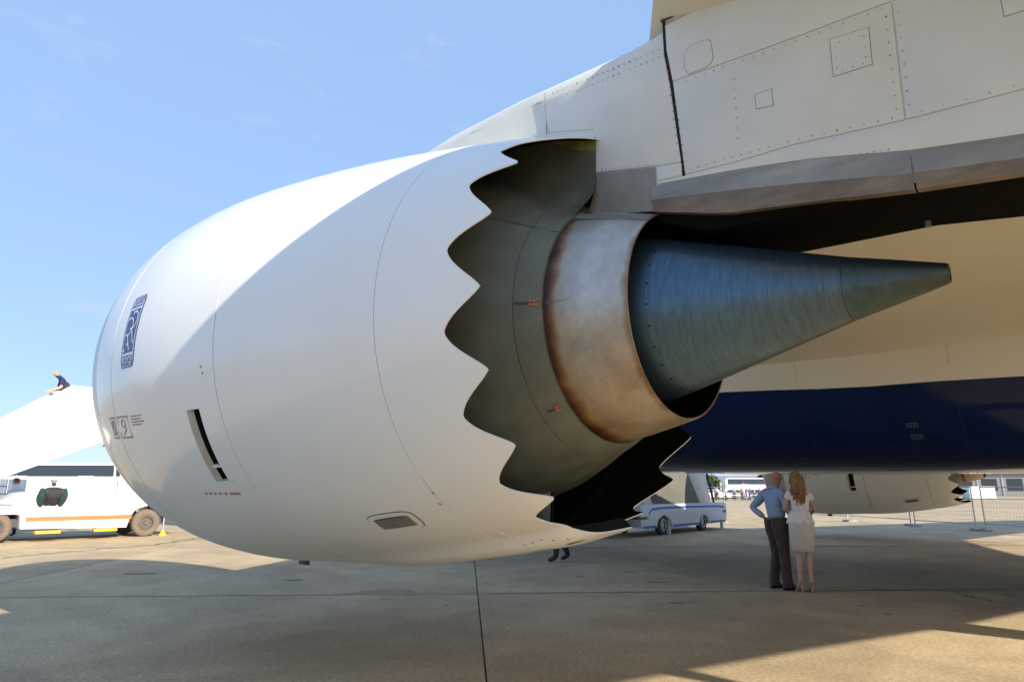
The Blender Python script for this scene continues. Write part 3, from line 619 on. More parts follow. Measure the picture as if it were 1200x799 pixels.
# ---- wings
def wing(sgn):
    # stations: lateral distance from fuselage axis, xLE, xTE, zLE, t/c
    st = [(1.0, -4.6, 10.2, 3.75, .12), (2.9, -3.6, 10.0, 3.98, .115), (5.0, -2.2, 9.75, 4.15, .11), (7.0, -.87, 9.3, 4.3, .105), (9.3, .66, 8.85, 4.46, .10), (10.1, 1.19, 8.75, 4.523, .10), (12.5, 2.78, 9.6, 4.72, .10), (16, 5.1, 11.0, 5.05, .10), (20, 7.76, 12.6, 5.5, .10), (24, 10.4, 14.2, 6.0, .10), (27, 12.6, 15.5, 6.4, .10), (29.5, 15.6, 16.9, 6.75, .09), (30, 16.6, 17.3, 6.8, .08)]
    n = 14; us = [(1 - math.cos(math.pi * k / n)) / 2 for k in range(n + 1)]
    b = MB(); rows = []
    for y, xl, xt, z, tc_ in st:
        c = xt - xl; row = []
        th = lambda u: 5 * tc_ * (.2969 * math.sqrt(u) - .126 * u - .3516 * u * u + .2843 * u ** 3 - .1036 * u ** 4) * c
        tw = -.0 * c
        for u in us[::-1]: row.append((xl + u * c, AY + sgn * y, z + .06 * c * tc_ * 10 * 0 + th(u) * 1.15 - u * c * .012))
        for u in us[1:]: row.append((xl + u * c, AY + sgn * y, z - th(u) * .62 * (min(1, u / .12) ** .5 if u < .12 else 1) - u * c * .012))
        rows.append(row)
    b.loft(rows); w = b.build('wing', M_grey, airliner, sharp=45)
    # leading-edge slat skin, proud of the wing, in two spans either side of the pylon
    for ya, yb in ((10.55, 20.0), (3.4, 9.35)):
        b = MB(); rows = []
        for y in lin(ya, yb, 6):
            i = max(k for k in range(len(st) - 1) if st[k][0] <= y); t = (y - st[i][0]) / (st[i + 1][0] - st[i][0]); xl, xt, z, tc_ = [st[i][k] + (st[i + 1][k] - st[i][k]) * t for k in (1, 2, 3, 4)]; c = xt - xl
            th = lambda u: 5 * tc_ * (.2969 * math.sqrt(u) - .126 * u - .3516 * u * u + .2843 * u ** 3 - .1036 * u ** 4) * c
            rows.append([(xl - .012 + u * c, AY + sgn * y, z + th(u) * 1.15 + .012) for u in (.09, .05, .02, .006, 0)] + [(xl - .012 + u * c, AY + sgn * y, z - th(u) * .62 * (u / .12) ** .5 - .01) for u in (.006, .02, .04)])
        b.grid(rows); b.build('slat', M_skin, w, sharp=60)
    # flap track fairings (canoes) under the trailing edge
    for y, xa, xb, zc, r in ((5.3, 6.2, 11.9, 3.85, .22), (8.9, 5.2, 9.7, 4.05, .22), (14.0, 6.6, 11.8, 4.6, .24), (18.5, 8.6, 13.4, 5.05, .2)):
        b = MB(); b.loft([[(xa + (xb - xa) * t, AY + sgn * y + rr * r * math.cos(a) * .8, zc + .2 * t + rr * r * math.sin(a) * 1.3) for a in [2 * math.pi * k / 12 for k in range(12)]] for t, rr in ((0, .03), (.1, .5), (.3, .95), (.55, 1), (.8, .65), (1, .04))])
        b.build('flap_fairing', M_grey, w, sharp=60)
    return w
wing(-1); wing(1)

# ---- fuselage
def lerp_tab(tab, x):
    if x <= tab[0][0]: return tab[0][1:]
    for i in range(len(tab) - 1):
        if x <= tab[i + 1][0]:
            t = (x - tab[i][0]) / (tab[i + 1][0] - tab[i][0]); t = t * t * (3 - 2 * t); return [a + (b - a) * t for a, b in zip(tab[i][1:], tab[i + 1][1:])]
    return tab[-1][1:]
#            x     halfwidth  ztop  zmid  zbot  exp(lower) zboundary
FT = [(-22.0, .08, 4.75, 4.6, 4.5, 2.0, 4.52), (-21.2, 1.0, 5.6, 4.6, 3.5, 2.0, 3.7), (-19.5, 2.0, 6.9, 4.7, 2.75, 2.0, 3.2), (-16.5, 2.75, 7.7, 4.9, 2.2, 2.0, 3.0), (-13, 2.885, 7.86, 4.95, 2.05, 2.0, 3.0), (-9, 2.885, 7.86, 4.95, 2.03, 2.05, 3.05),
      (-5, 2.95, 7.86, 4.95, 1.86, 3.0, 3.2), (-2, 3.0, 7.86, 4.95, 1.79, 3.5, 3.12), (1, 3.02, 7.86, 4.95, 1.76, 3.7, 2.98), (4, 3.02, 7.86, 4.95, 1.74, 3.7, 2.9), (9, 3.0, 7.86, 4.95, 1.78, 3.2, 2.9), (14, 2.9, 7.86, 4.95, 2.03, 2.1, 3.0), (22, 2.6, 7.86, 5.2, 2.8, 2.0, 3.4), (29, 1.6, 7.8, 5.9, 4.4, 2.0, 4.7), (35, .35, 7.3, 6.8, 6.3, 2.0, 6.35)]
def fus_pt(x, a):
    """a in radians from the near side (-y) going down"""
    w, zt, zm, zb, ex, _ = lerp_tab(FT, x); c, s = math.cos(a), math.sin(a)
    if s <= 0: return (x, AY - w * c, zm - (zt - zm) * s)
    f = (abs(c) ** ex + abs(s) ** ex) ** (-1 / ex); return (x, AY - w * f * c, zm - (zm - zb) * f * s)
def bnd(x):
    zb = lerp_tab(FT, x)[5]; lo, hi = 0, math.pi / 2
    for _ in range(30):
        m = (lo + hi) / 2
        if fus_pt(x, m)[2] > zb: lo = m
        else: hi = m
    return lo
XS = lin(-22, -16, 9) + lin(-15, 12, 37) + lin(13, 35, 23)
up, lo_ = [], []
for x in XS:
    a = bnd(x); up.append([fus_pt(x, a - (math.pi + 2 * a) * k / 40) for k in range(41)]); lo_.append([fus_pt(x, a + (math.pi - 2 * a) * k / 28) for k in range(29)])
b = MB(); b.grid(up); fus = b.build('fuselage', M_fus, airliner, sharp=60)
b = MB(); b.grid(lo_); belly = b.build('belly', M_blue, airliner, sharp=60)
# smudges, small plates and placards on the fuselage side
def fuz(x, z):
    lo, hi = -1., math.pi / 2
    for _ in range(30):
        m = (lo + hi) / 2
        if fus_pt(x, m)[2] > z: lo = m
        else: hi = m
    p = Vector(fus_pt(x, lo)); return p
def fspot(name, x, z, w, h, m, par, off=.004, n=8):
    b = MB(); ids = []
    for k in range(n):
        t = 2 * math.pi * k / n + .4; q = fuz(x + w / 2 * math.cos(t) * random.uniform(.7, 1.1), z + h / 2 * math.sin(t) * random.uniform(.7, 1.1)); ids.append(b.vert((q.x, q.y - off, q.z - off * .3)))
    b.face(ids); return b.build(name, m, par)
M_smudge = mat('exhaust_smudge', (.40, .37, .32), .6, var=.2, scale=10)
for x, z, w, h in ((-.12, 3.95, .22, .10), (.0, 3.78, .18, .08), (.15, 3.84, .14, .16), (.28, 4.05, .16, .07), (-.3, 3.72, .12, .06), (1.1, 4.55, .10, .24), (1.2, 4.95, .1, .16)): fspot('smudge', x, z, w, h, M_smudge, fus)
for k in range(16):
    a = 2 * math.pi * k / 16; fspot('fastener', 1.62 + .28 * math.cos(a), 4.85 + .34 * math.sin(a), .02, .02, M_smudge, fus)
for x, z in ((1.3, 5.05), (1.42, 4.7), (1.55, 5.0), (1.7, 4.65)): fspot('drain_hole', x, z, .05, .03, M_dsteel, fus)
b = MB()
for x0, z0 in ((1.08, 2.40), (1.10, 2.24)):
    for k in range(3):
        for (dx, dz, w, h) in ((0, 0, .012, .07), (.03, 0, .012, .07), (.015, .03, .03, .012)):
            q = [fuz(x0 + k * .055 + dx + a, z0 + dz + c) for a, c in ((-w / 2, -h / 2), (w / 2, -h / 2), (w / 2, h / 2), (-w / 2, h / 2))]
            b.poly([(p.x, p.y - .004, p.z - .002) for p in q])
b.build('lettering', mat('placard_grey', (.07, .085, .115), .6), belly)['kind'] = 'stuff'
def fseam(name, pts, m, par, off=.001, r=.0035):
    b = MB(); b.tube([tuple(fuz(x, z) - Vector((0, off, off * .3))) for x, z in pts], r, 4); return b.build(name, m, par)
M_bseam = mat('belly_seam', (.012, .02, .045), .6)
for x in (-2.4, -.3, 1.75): fseam('panel_seam', [(x, z) for z in lin(2.95 if x > -1 else 3.1, 1.95, 12)], M_bseam, belly)
fseam('panel_seam', [(x, 2.62) for x in lin(-4, 3.2, 24)], M_bseam, belly); fseam('panel_seam', [(x, 2.12) for x in lin(-4, 3.2, 24)], M_bseam, belly)
for x in (-2.4, -.3, 1.75): fseam('panel_seam', [(x, z) for z in lin(3.2, 4.2, 8)], M_smudge, fus, r=.0025)
# tail
b = MB(); rows = []
for z, xa, xb, t in ((6.6, 24, 33, .45), (9, 26.5, 33.6, .38), (13, 30.2, 35.2, .26), (16.8, 33.8, 36.6, .14)):
    rows.append([(xa + (xb - xa) * u, AY + t * s, z) for u, s in ((0, 0), (.12, .7), (.35, 1), (.7, .6), (1, .03), (.7, -.6), (.35, -1), (.12, -.7))])
b.loft(rows); b.build('tail_fin', M_blue, airliner)
for sgn in (-1, 1):
    b = MB(); rows = []
    for y, xa, xb, z, t in ((.8, 28.5, 34, 6.8, .3), (5, 31.5, 35.3, 7.2, .2), (9.6, 34.8, 36.8, 7.6, .1)):
        rows.append([(xa + (xb - xa) * u, AY + sgn * y, z + t * s) for u, s in ((0, 0), (.12, .7), (.35, 1), (.7, .6), (1, .03), (.7, -.6), (.35, -1), (.12, -.7))])
    b.loft(rows); b.build('tailplane', M_grey, airliner)
# landing gear
def wheel_mb(c, r, w, axis='y', m=(0, 1), tread=0):
    b = MB(); n = 28; prof = [(.45, -.5, 1), (.55, -.46, 1), (.6, -.5, 0), (.86, -.5, 0), (.97, -.38, 0), (1, -.2, 0), (1, .2, 0), (.97, .38, 0), (.86, .5, 0), (.6, .5, 0), (.55, .46, 1), (.45, .5, 1)]
    def P(rr, o, a):
        u, v = r * rr * math.cos(a), r * rr * math.sin(a); return (c[0] + u, c[1] + w * o, c[2] + v) if axis == 'y' else (c[0] + w * o, c[1] + u, c[2] + v)
    rows = [[P(p[0], p[1], 2 * math.pi * k / n) for k in range(n)] for p in prof]
    for i in range(len(rows) - 1): b.grid(rows[i:i + 2], True, m=m[0] if prof[i][2] == 0 and prof[i + 1][2] == 0 else m[1])
    for o in (-.3, .3): b.face([b.vert(P(.47, o, 2 * math.pi * k / n)) for k in range(n)], m[1])
    for o in (-.44, .44):
        b.face([b.vert(P(.16, o, 2 * math.pi * k / 10)) for k in range(10)], m[1]); b.grid([[P(rr, oo, 2 * math.pi * k / 10) for k in range(10)] for rr, oo in ((.16, o), (.18, o * .6))], True, m=m[1])
        for k in range(6): a = 2 * math.pi * k / 6; b.tube([P(.32, o * .68, a), P(.32, o * .8, a)], r * .045, 6, m=m[1])
    return b
for gx, gy, nr_, wr in ((8.4, AY - 4.9, 2, .64), (8.4, AY + 4.9, 2, .64), (-14.6, AY, 1, .5)):
    top = 3.9 if gx > 0 else 2.5
    b = MB(); b.tube([(gx, gy, top), (gx, gy, wr + .9), (gx, gy, wr)], [.17, .15, .1], 12); b.tube([(gx - (.9 if nr_ > 1 else .1), gy, wr), (gx + (.9 if nr_ > 1 else .1), gy, wr)], .1, 10); b.tube([(gx, gy, wr + 1.2), (gx + 1.2, gy, top)], .06, 8)
    gear = b.build('landing_gear', M_steel, airliner)
    for dx in ((-.75, .75) if nr_ > 1 else (0,)):
        for dy in (-.45, .45): wheel_mb((gx + dx, gy + dy, wr), wr, .42).build('wheel', [M_tyre, M_rim], gear, sharp=40)

# ------------------------------------------------------------------ people
M_sk1 = mat('tanned_skin', (.42, .20, .13), .55, var=.05, scale=20)
M_sk2 = mat('fair_skin', (.52, .31, .22), .55, var=.05, scale=20)
M_shirt = mat('light_blue_shirt', (.27, .36, .52), .75, var=.10, scale=14, bump=.5, bscale=16)
M_trou = mat('dark_brown_trousers', (.060, .040, .036), .8, var=.18, scale=14, bump=.5, bscale=14)
M_shoe = mat('black_shoe', (.02, .018, .016), .35)
M_blouse = mat('white_blouse', (.76, .73, .72), .75, var=.06, scale=18, bump=.5, bscale=22)
M_skirt = mat('satin_beige_skirt', (.58, .54, .46), .35, var=.08, scale=12, bump=.7, bscale=9)
M_hair1 = mat('honey_blond_hair', (.27, .15, .06), .5, var=.55, scale=24, stretch=(1, 1, .25))
M_hair2 = mat('grey_hair', (.30, .28, .25), .6)
M_hair3 = mat('red_brown_hair', (.20, .06, .025), .55, var=.2, scale=20)
M_hair4 = mat('sandy_hair', (.40, .24, .12), .6)
M_hair5 = mat('dark_hair', (.03, .02, .015), .5)
M_nude = mat('nude_sandal', (.50, .30, .20), .4)
M_navy = mat('navy_cloth', (.012, .018, .07), .8, var=.15, scale=10)
M_dk = mat('dark_cloth', (.025, .025, .027), .85, var=.2, scale=10)
M_teal = mat('teal_cloth', (.012, .04, .038), .8, var=.15, scale=10)

def skin_mesh(nodes, edges, root, sub=1):
    keys = list(nodes); idx = {k: i for i, k in enumerate(keys)}
    me = bpy.data.meshes.new('t'); me.from_pydata([nodes[k][0] for k in keys], [(idx[a], idx[c]) for a, c in edges], [])
    ob = bpy.data.objects.new('t', me); COL.objects.link(ob); md = ob.modifiers.new('s', 'SKIN'); md.use_smooth_shade = True; md.branch_smoothing = .35
    if not me.skin_vertices: 
        raise RuntimeError('no skin layer')
    for i, k in enumerate(keys):
        r = nodes[k][1]; r = r if isinstance(r, tuple) else (r, r); v = me.skin_vertices[0].data[i]; v.radius = r; v.use_root = (k == root)
    sb = ob.modifiers.new('d', 'SUBSURF'); sb.levels = sub; sb.render_levels = sub
    bpy.context.view_layer.update()
    out = bpy.data.meshes.new_from_object(ob.evaluated_get(bpy.context.evaluated_depsgraph_get()))
    bpy.data.objects.remove(ob); bpy.data.meshes.remove(me); out.shade_smooth(); return out
def skin_obj(name, nodes, edges, root, mats, parent, fn=None, sub=1):
    me = skin_mesh(nodes, edges, root, sub)
    for m in (mats if isinstance(mats, (list, tuple)) else [mats]): me.materials.append(m)
    if fn:
        for p in me.polygons: p.material_index = fn(p.center)
    me.name = name; return link(name, me, parent, True)

STAND = dict(pel=(0, 0, .98), wai=(0, .005, 1.13), che=(0, .0, 1.31), nec=(0, -.015, 1.50), hd0=(0, .0, 1.585), hd1=(0, .012, 1.665), hd2=(0, .0, 1.735),
             sL=(-.17, -.01, 1.43), eL=(-.24, -.03, 1.15), wL=(-.24, .05, .92), sR=(.17, -.01, 1.43), eR=(.24, -.03, 1.15), wR=(.24, .05, .92),
             hL=(-.09, 0, .93), kL=(-.10, .02, .50), aL=(-.11, -.02, .085), tL=(-.125, .15, .03), hR=(.09, 0, .93), kR=(.10, .02, .50), aR=(.11, -.02, .085), tR=(.125, .15, .03))
RAD = dict(pel=(.155, .115), wai=(.14, .10), che=(.165, .115), nec=.055, hd0=(.068, .078), hd1=(.078, .098), hd2=(.055, .07), sL=.062, eL=.042, wL=.028, sR=.062, eR=.042, wR=.028,
           hL=.085, kL=.055, aL=.037, tL=.032, hR=.085, kR=.055, aR=.037, tR=.032)
EDG = [('pel', 'wai'), ('wai', 'che'), ('che', 'nec'), ('nec', 'hd0'), ('hd0', 'hd1'), ('hd1', 'hd2'), ('che', 'sL'), ('sL', 'eL'), ('eL', 'wL'), ('che', 'sR'), ('sR', 'eR'), ('eR', 'wR'),
       ('pel', 'hL'), ('hL', 'kL'), ('kL', 'aL'), ('aL', 'tL'), ('pel', 'hR'), ('hR', 'kR'), ('kR', 'aR'), ('aR', 'tR')]
def body_nodes(pose, rad=None, hands=None, face=True):
    P = dict(STAND); P.update(pose); R = dict(RAD); R.update(rad or {})
    nd = {k: (P[k], R[k]) for k in P if k in R}; ed = [e for e in EDG if e[0] in nd and e[1] in nd]
    if face:
        h = Vector(P['hd1']); f = (pose.get('look') and Vector(pose['look']) or Vector((0, 1, 0))).normalized()
        nd['nose'] = (tuple(h + f * .095 + Vector((0, 0, -.02))), (.013, .016)); ed.append(('hd1', 'nose'))
        nd['chin'] = (tuple(Vector(P['hd0']) + f * .062 + Vector((0, 0, -.012))), (.026, .026)); ed.append(('hd0', 'chin'))
        s = f.cross(Vector((0, 0, 1)))
        for k, g in (('earL', -1), ('earR', 1)): nd[k] = (tuple(h + s * g * .082 - f * .005 + Vector((0, 0, -.01))), (.010, .022)); ed.append(('hd1', k))
    for side in 'LR':
        if hands and side in hands:
            d, side_v = Vector(hands[side][0]).normalized(), Vector(hands[side][1]).normalized(); w = Vector(P['w' + side]); c = hands[side][2] if len(hands[side]) > 2 else d
            c = Vector(c).normalized(); nd['p' + side] = (tuple(w + d * .06), (.036, .020)); ed.append(('w' + side, 'p' + side))
            for k, (o, l_) in enumerate(((-.030, .070), (-.010, .080), (.010, .075), (.028, .058))):
                b0 = w + d * .09 + side_v * o; m = b0 + (d * .7 + c * .5).normalized() * l_ * .5; t = m + (d * .3 + c).normalized() * l_ * .5
                for nm, q in (('a', b0), ('b', m), ('c', t)): nd[f'f{side}{k}{nm}'] = (tuple(q), .0085)
                ed += [('p' + side, f'f{side}{k}a'), (f'f{side}{k}a', f'f{side}{k}b'), (f'f{side}{k}b', f'f{side}{k}c')]
            q0 = w + d * .035 - side_v * .03; q1 = q0 + (d * .6 - side_v * .7).normalized() * .035; q2 = q1 + (d - side_v * .2).normalized() * .03
            for nm, q in (('a', q0), ('b', q1), ('c', q2)): nd[f'th{side}{nm}'] = (tuple(q), .0095)
            ed += [('p' + side, f'th{side}a'), (f'th{side}a', f'th{side}b'), (f'th{side}b', f'th{side}c')]
        elif not hands or side not in hands:
            w, e = Vector(P['w' + side]), Vector(P['e' + side]); nd['p' + side] = (tuple(w + (w - e).normalized() * .09), (.034, .02)); ed.append(('w' + side, 'p' + side))
    return P, nd, ed
def rings_tube(b, pts, rad, n=14, m=0):
    """garment tube: rings horizontal-ish ellipses at given centres with (rx, ry)"""
    rows = []
    for (c, r) in zip(pts, rad):
        rows.append([(c[0] + r[0] * math.cos(2 * math.pi * k / n), c[1] + r[1] * math.sin(2 * math.pi * k / n), c[2]) for k in range(n)])
    b.grid(rows, True, m=m); return b

# --- the couple under the belly
def couple():
    # man: seen from behind and the side, hand on hip, looking at the woman (towards local +x)
    man = empty('person', 'bald man in light blue shirt and dark brown trousers with hand on hip', 'person', (-.79, 6.83, 0), R_(-38))
    pose = dict(hd0=(.035, .02, 1.60), hd1=(.055, .03, 1.685), hd2=(.04, .02, 1.765), nec=(.01, -.005, 1.52), sL=(-.185, -.03, 1.45), eL=(-.40, -.17, 1.20), wL=(-.19, -.10, 1.06), sR=(.185, .01, 1.45), eR=(.25, .06, 1.17), wR=(.22, .22, 1.0), look=(.85, .5, -.1),
                aL=(-.13, -.05, .085), tL=(-.19, .10, .03), aR=(.12, .02, .085), tR=(.16, .18, .03))
    P, nd, ed = body_nodes(pose, None, {'L': ((.65, .1, -.75), (.5, -.7, .4), (.3, .4, -.85)), 'R': ((.1, .6, -.6), (1, 0, 0), (-.4, .4, -.6))})
    skin_obj('body', nd, ed, 'pel', M_sk1, man, sub=1)
    S = {k: (P[k], r) for k, r in dict(wai=(.17, .135), che=(.185, .14), nec=(.07, .07), sL=.085, eL=.062, wL=.044, sR=.085, eR=.062, wR=.044).items()}
    S['pel'] = ((0, 0, 1.0), (.178, .145)); S['nec'] = ((.006, -.008, 1.495), (.072, .072)); S['mL'] = ((-.30, -.10, 1.30), .070)
    skin_obj('shirt', S, [('pel', 'wai'), ('wai', 'che'), ('che', 'nec'), ('che', 'sL'), ('sL', 'mL'), ('mL', 'eL'), ('eL', 'wL'), ('che', 'sR'), ('sR', 'eR'), ('eR', 'wR')], 'pel', M_shirt, man, sub=2)
    b = MB(); rings_tube(b, [(.008, -.01, 1.49), (.012, -.008, 1.545)], [(.078, .08), (.070, .072)]); rings_tube(b, [(.012, -.008, 1.545), (.008, -.012, 1.505)], [(.072, .074), (.09, .092)]); b.build('collar', M_shirt, man, local=True, sharp=60)
    for sd in 'LR':
        b = MB(); h, k, a = Vector(P['h' + sd]), Vector(P['k' + sd]), Vector(P['a' + sd]); sg = -1 if sd == 'L' else 1
        rings_tube(b, [(h.x * .98, h.y, 1.04), (h.x, h.y, .95), (h.x, h.y, .84), tuple(h.lerp(k, .5)), tuple(k), tuple(k.lerp(a, .35)), tuple(k.lerp(a, .7)), (a.x, a.y + .01, .10), (a.x, a.y + .03, .045)],
                   [(.100, .15), (.105, .148), (.105, .13), (.088, .102), (.074, .084), (.072, .084), (.066, .078), (.064, .082), (.068, .095)], 16)
        b.build('trouser_leg', M_trou, man, local=True, sharp=70)
    MB().loft([[(x * q, y * q, z) for x, y in [(.186 * math.cos(t), .150 * math.sin(t)) for t in [2 * math.pi * k / 20 for k in range(20)]]] for z, q in ((1.02, 1.0), (1.02, 1.03), (1.055, 1.03), (1.055, 1.0))], cap=False).build('belt', M_shoe, man, local=True)
    for sd in 'LR':
        a, t = Vector(P['a' + sd]), Vector(P['t' + sd]); d = (t - a); d.z = 0; d.normalize(); b = MB()
        b.loft([[tuple(a + d * f + Vector((-d.y, d.x, 0)) * w * math.cos(q) + Vector((0, 0, -.085 + max(.0, h * .5 + h * .5 * math.sin(q))))) for q in [2 * math.pi * k / 10 for k in range(10)]] for f, w, h in ((-.075, .02, .05), (-.06, .038, .09), (0, .042, .11), (.08, .046, .08), (.16, .048, .06), (.215, .03, .045), (.225, .01, .03))])
        b.build('shoe', M_shoe, man, local=True, sharp=70)
    # woman, back to the camera, arms folded in front
    wom = empty('person', 'woman with long wavy blond hair in white top and beige pencil skirt', 'person', (-.40, 6.74, 0), R_(36))
    pose = dict(pel=(0, 0, 1.04), wai=(0, .01, 1.17), che=(0, 0, 1.33), nec=(0, -.01, 1.50), hd0=(-.01, .02, 1.58), hd1=(-.015, .03, 1.655), hd2=(-.01, .015, 1.72), sL=(-.145, 0, 1.435), eL=(-.22, .02, 1.19), wL=(-.08, .21, 1.17), sR=(.145, 0, 1.435), eR=(.235, .03, 1.18), wR=(.24, .22, 1.13), look=(-.3, 1, .05),
                hL=(-.085, 0, .98), kL=(-.065, .03, .56), aL=(-.085, -.02, .15), tL=(-.095, .12, .03), hR=(.085, 0, .98), kR=(.065, .0, .56), aR=(.055, -.06, .15), tR=(.085, .09, .03))
    rad = dict(pel=(.15, .115), wai=(.115, .09), che=(.135, .10), nec=.045, sL=.05, sR=.05, eL=.034, eR=.034, wL=.023, wR=.023, hL=.085, hR=.085, kL=.048, kR=.048, aL=.03, aR=.03, tL=.025, tR=.025, hd0=(.06, .07), hd1=(.07, .09), hd2=(.05, .065))
    P, nd, ed = body_nodes(pose, rad, {'L': ((.9, .3, .1), (0, 0, 1), (.3, -.8, 0)), 'R': ((.35, .9, -.05), (0, 0, 1), (-.7, .4, 0))})
    for sd in 'LR':   # calves
        k, a = Vector(P['k' + sd]), Vector(P['a' + sd]); nd['c' + sd] = (tuple(k.lerp(a, .32) + Vector((0, -.018, 0))), .052); nd['m' + sd] = (tuple(k.lerp(a, .72)), .034)
        ed.remove(('k' + sd, 'a' + sd)); ed += [('k' + sd, 'c' + sd), ('c' + sd, 'm' + sd), ('m' + sd, 'a' + sd)]
    skin_obj('body', nd, ed, 'pel', M_sk2, wom, sub=2)
    S = {k: (P[k], r) for k, r in dict(wai=(.135, .11), che=(.155, .125), sL=.068, sR=.068).items()}
    S['bel'] = ((0, .005, 1.06), (.14, .115)); S['nec'] = ((0, -.01, 1.475), (.085, .06)); S['uL'] = ((-.185, .008, 1.31), .064); S['uR'] = ((.19, .012, 1.31), .064)
    skin_obj('top', S, [('bel', 'wai'), ('wai', 'che'), ('che', 'nec'), ('che', 'sL'), ('sL', 'uL'), ('che', 'sR'), ('sR', 'uR')], 'wai', M_blouse, wom, sub=2)
    b = MB(); rows = []
    for z, rx, ry, wv in ((1.165, .142, .118, 0), (1.10, .165, .135, .004), (1.03, .19, .158, .008), (.985, .2, .168, .013)):
        rows.append([((rx + wv * math.sin(9 * t)) * math.cos(t), (ry + wv * math.sin(9 * t)) * math.sin(t), z + .006 * math.sin(4 * t)) for t in [2 * math.pi * k / 48 for k in range(48)]])
    b.grid(rows, True); b.build('peplum', M_blouse, wom, local=True, sharp=80)
    b = MB(); rows = []
    for z, rx, ry, oy in ((1.10, .145, .115, 0), (1.0, .178, .150, -.015), (.92, .188, .155, -.02), (.80, .182, .145, -.01), (.68, .172, .13, .0), (.59, .165, .122, .005), (.585, .158, .116, .005)):
        rows.append([((rx + .004 * math.sin(5 * t + z * 30)) * math.cos(t), oy + (ry + .005 * math.sin(4 * t + z * 40)) * math.sin(t), z) for t in [2 * math.pi * k / 28 for k in range(28)]])
    b.grid(rows, True); b.build('skirt', M_skirt, wom, local=True, sharp=80)
    rnd = random.Random(3); b = MB()
    h = Vector(P['hd1'])
    rows = [[(h.x + r * .088 * math.cos(t), h.y - .012 + r * .104 * math.sin(t), z) for t in [2 * math.pi * k / 18 for k in range(18)]] for z, r in ((1.60, .92), (1.64, 1.0), (1.69, .98), (1.73, .8), (1.755, .5), (1.766, .12))]
    b.grid(rows, True, skip=lambda i, j: 2 <= j <= 6 and i < 2)
    for k in range(54):
        t = rnd.uniform(math.pi * .93, 2.12 * math.pi); x0, y0 = h.x + .085 * math.cos(t), h.y - .012 + .10 * math.sin(t); ln = rnd.uniform(.26, .47); ph = rnd.uniform(0, 6.3)
        if -.02 < math.sin(t) + .02 < .2: ln *= .7
        pts, rr = [], []
        for q in range(9):
            u = q / 8; pts.append((x0 * (1 - .25 * u) + .034 * math.sin(ph + u * 8) * u ** .6 + .03 * u * math.cos(t), y0 - .055 * math.sin(math.pi * min(1, u * 1.2)) * .8 + .02 * math.cos(ph + u * 7) * u - .02 * u, 1.71 - ln * u - .01)); rr.append(.016 * (1 - .55 * u ** 2) * rnd.uniform(.7, 1.2))
        b.tube(pts, rr, 5)
    b.build('hair', M_hair1, wom, local=True, sharp=80)
    for sd in 'LR':
        a, t = Vector(P['a' + sd]), Vector(P['t' + sd]); d = (t - a); d.z = 0; d.normalize(); s = Vector((-d.y, d.x, 0)); hb = a - d * .035; b = MB()
        rows = []
        for f, z, w in ((-.05, .112, .026), (.0, .105, .03), (.06, .06, .034), (.12, .014, .04), (.2, .012, .034), (.235, .016, .012)):
            c = Vector((a.x, a.y, 0)) + d * f; rows.append([tuple(c + s * w + Vector((0, 0, z))), tuple(c - s * w + Vector((0, 0, z))), tuple(c - s * w + Vector((0, 0, z - .012))), tuple(c + s * w + Vector((0, 0, z - .012)))])
        b.loft(rows); b.tube([tuple(Vector((a.x, a.y, .105)) - d * .03), tuple(Vector((a.x, a.y, .004)) - d * .045)], [.018, .007], 6)
        b.tube([tuple(Vector((a.x, a.y, .16)) + d * .03 * math.cos(q) * 1.05 + s * .034 * math.sin(q)) for q in [2 * math.pi * k / 12 for k in range(13)]], .006, 5)
        c = Vector((a.x, a.y, .045)) + d * .13; b.tube([tuple(c + s * .04 + Vector((0, 0, -.03))), tuple(c + Vector((0, 0, .012))), tuple(c - s * .04 + Vector((0, 0, -.03)))], .007, 5)
        b.build('sandal', M_nude, wom, local=True, sharp=60)
couple()

